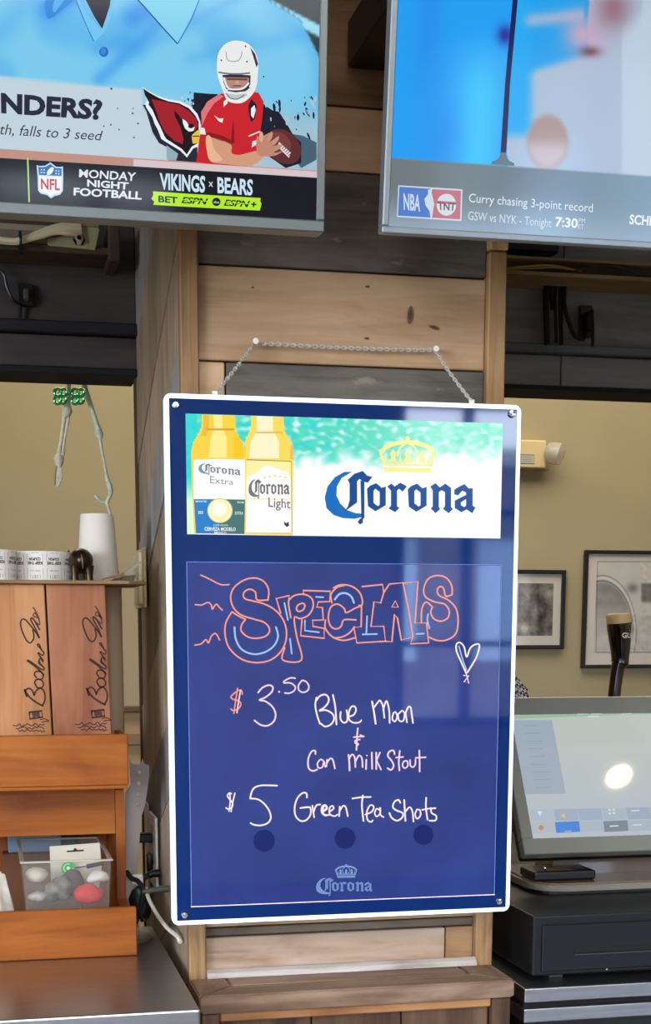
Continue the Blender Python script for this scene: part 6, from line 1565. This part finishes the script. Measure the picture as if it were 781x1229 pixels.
def small(px, py):
    v = 112 + 44 * nz(px, py, 11, 1) + 22 * nz(px, py, 4, 2) - 46 * math.exp(-((px - 650) / 8) ** 2 - ((py - 740) / 26) ** 2)
    v += 50 * math.exp(-((px - 630) / 6) ** 2 - ((py - 755) / 9) ** 2) + 40 * math.exp(-((px - 642) / 3) ** 2 - ((py - 738) / 16) ** 2)
    v += 60 * sst(652, 660, px) * sst(708, 700, abs(py - 712) + 700)
    return (v, v * .98, v * .93)
def large(px, py):
    v = 198 - 5 * nz(px, py, 14)
    if py > 738: v = 188 + 12 * nz(px, py, 8, 6)
    # curved roof of an old car, its side window and a passenger beyond
    d = math.hypot((px - 722) / 38, (py - 758) / 62)
    win = mixc((176,), (122,), sst(756, 706, py) * .7 + .25 * nz(px, py, 10, 3) + .15 * sst(720, 750, px))[0]
    v = v + (win - v) * sst(.97, .93, d) * sst(766, 756, py)
    v = v - 96 * math.exp(-((d - .98) / .018) ** 2) * sst(770, 750, py); v = v + 18 * math.exp(-((d - 1.04) / .02) ** 2); v = v - 60 * math.exp(-((d - 1.085) / .014) ** 2) * sst(700, 715, px + 20)
    v = v - 80 * math.exp(-(math.hypot((px - 759) / 7, (py - 706) / 6)) ** 2)
    if px > 768: v = v - 90 * sst(768, 771, px) * sst(726, 720, py) * sst(698, 702, py) + 20 * nz(px, py, 5)
    if px > 790: v = v - 30 * sst(700, 770, py)
    return (v, v * .985, v * .95)
r1, Yf = frame(608, 677, 683.5, 779, 'smaller framed black and white photograph partly hidden by the sign', .016, small, (622, 700, 662.5, 763))
r2, Yf = frame(703, 885, 660, 801, 'larger framed black and white photograph behind the stout tap', .014, large, (716, 674.5, 872, 783))
A = Art((0, Yf + .0119, 0), (0, -1, 0), rough=.1)
A.stroke([(717, 674), (871, 674), (869, 783), (715, 783)], .8, (60, 58, 54), 1, k=0, closed=True, caps=False)
A.build('print_border', r2)

el = thing('emergency_light', 'cream emergency light box with a clear lamp head on the far wall', 'emergency light', at(618, 560, YB - .07))
Y = YB - .07
p, q_ = at(572, 560, Y), at(656, 528.5, Y)
b = B(); box(b, p.x, q_.x, Y, WYB, p.z, q_.z, .006, seg=2); obj('light_box', b, mat('light_cream', (222, 200, 146), rough=.5), el)
b = B(); box(b, p.x + .01, q_.x + .02, Y + .01, WYB, p.z - .004, p.z - .0002, .001); obj('base_rim', b, mat('rim_cream', (176, 154, 104), rough=.5), el)
A = Art((0, Y - .0003, 0), (0, -1, 0)); A.poly([(605, 545), (641, 546), (641, 556.5), (605, 556)], (190, 186, 178), 1); A.stroke([(605, 545), (641, 546), (641, 556.5), (605, 556)], .7, (80, 76, 66), 2, k=0, closed=True, caps=False)
for k in range(3): A.stroke([(608, 548.4 + k * 2.5), (638, 549 + k * 2.5)], .5, (130, 126, 116), 2, k=0, caps=False)
A.build('rating_label', el)
lens = mat('lamp_lens', (226, 220, 204), rough=.15, trans=.5, spec=.6); ul = (Y + 2.1) / 1780
for px, s in ((663, 1), (565, -1)):
    c = at(px, 544, Y + .01); b = B(); tube(b, [(c.x - s * .018, c.y + .01, c.z), (c.x - s * .010, c.y, c.z), (c.x + s * .004, c.y - .016, c.z - .002), (c.x + s * .022, c.y - .03, c.z - .006), (c.x + s * .030, c.y - .036, c.z - .008)], [.024, .040, .044, .040, .02], 20); obj('lamp_head', b, lens, el, smooth=True)
# chair with a checked jacket
cy_ = 2.3; ctop = at(618, 826, cy_).z; cx_ = at(600, 830, cy_).x
chw = mat('chair_dark', (48, 32, 24), rough=.4)
chr_ = thing('bar_chair', 'dark wooden high back chair beyond the bar, under the checked jacket', 'chair', (cx_, cy_, 0))
b = B(); box(b, cx_ - .2, cx_ + .17, cy_ + .03, cy_ + .43, .60, .64, .01); obj('seat', b, chw, chr_)
b = B(); box(b, cx_ - .2, cx_ + .17, cy_, cy_ + .025, .85, ctop - .03, .01); obj('backrest', b, chw, chr_)
for x in (cx_ - .19, cx_ + .14):
    b = B(); box(b, x, x + .03, cy_ - .001, cy_ + .029, 0, ctop - .03, .004); obj('leg', b, chw, chr_)
    b = B(); box(b, x, x + .03, cy_ + .39, cy_ + .42, 0, .60, .004); obj('leg', b, chw, chr_)
ckm = bpy.data.materials.new('checked_fabric'); ckm.use_nodes = True; nt = ckm.node_tree; bb = nt.nodes['Principled BSDF']; bb.inputs['Roughness'].default_value = .9
t_ = nt.nodes.new('ShaderNodeTexCoord'); mp = nt.nodes.new('ShaderNodeMapping'); mp.inputs['Rotation'].default_value = (0, .4, 0); ck = nt.nodes.new('ShaderNodeTexChecker'); ck.inputs['Scale'].default_value = 110; ck.inputs['Color1'].default_value = lin((34, 30, 34)); ck.inputs['Color2'].default_value = lin((190, 184, 180))
nt.links.new(t_.outputs['Object'], mp.inputs[0]); nt.links.new(mp.outputs[0], ck.inputs[0]); nt.links.new(ck.outputs[0], bb.inputs['Base Color'])
b = B(); n1, n2 = 24, 20; grid = []
xl_, xr2 = cx_ - .21, at(632, 836, cy_).x
for j in range(n2 + 1):
    v = j / n2; row = []
    for i in range(n1 + 1):
        u_ = i / n1; x = xl_ + (xr2 - xl_) * u_
        ang = (v - .5) * 2
        topz = at(617, 806, cy_).z - .05 * max(0, (u_ - .84) / .16) ** 1.2 - .03 * (1 - u_)
        z = topz - .42 * max(0, abs(ang) - .12) + .006 * math.sin(u_ * 22 + v * 5); y = cy_ + .0125 + .055 * max(-1, min(1, ang * 3)) + .008 * math.sin(u_ * 16)
        row.append(b.verts.new((x, y, z)))
    grid.append(row)
for j in range(n2):
    for i in range(n1): b.faces.new((grid[j][i], grid[j][i + 1], grid[j + 1][i + 1], grid[j + 1][i]))
o = tag(obj('checked_jacket', b, ckm, smooth=True), 'black and white checked jacket draped over the chair right of the sign', 'jacket')
md = o.modifiers.new('t', 'SOLIDIFY'); md.thickness = .004
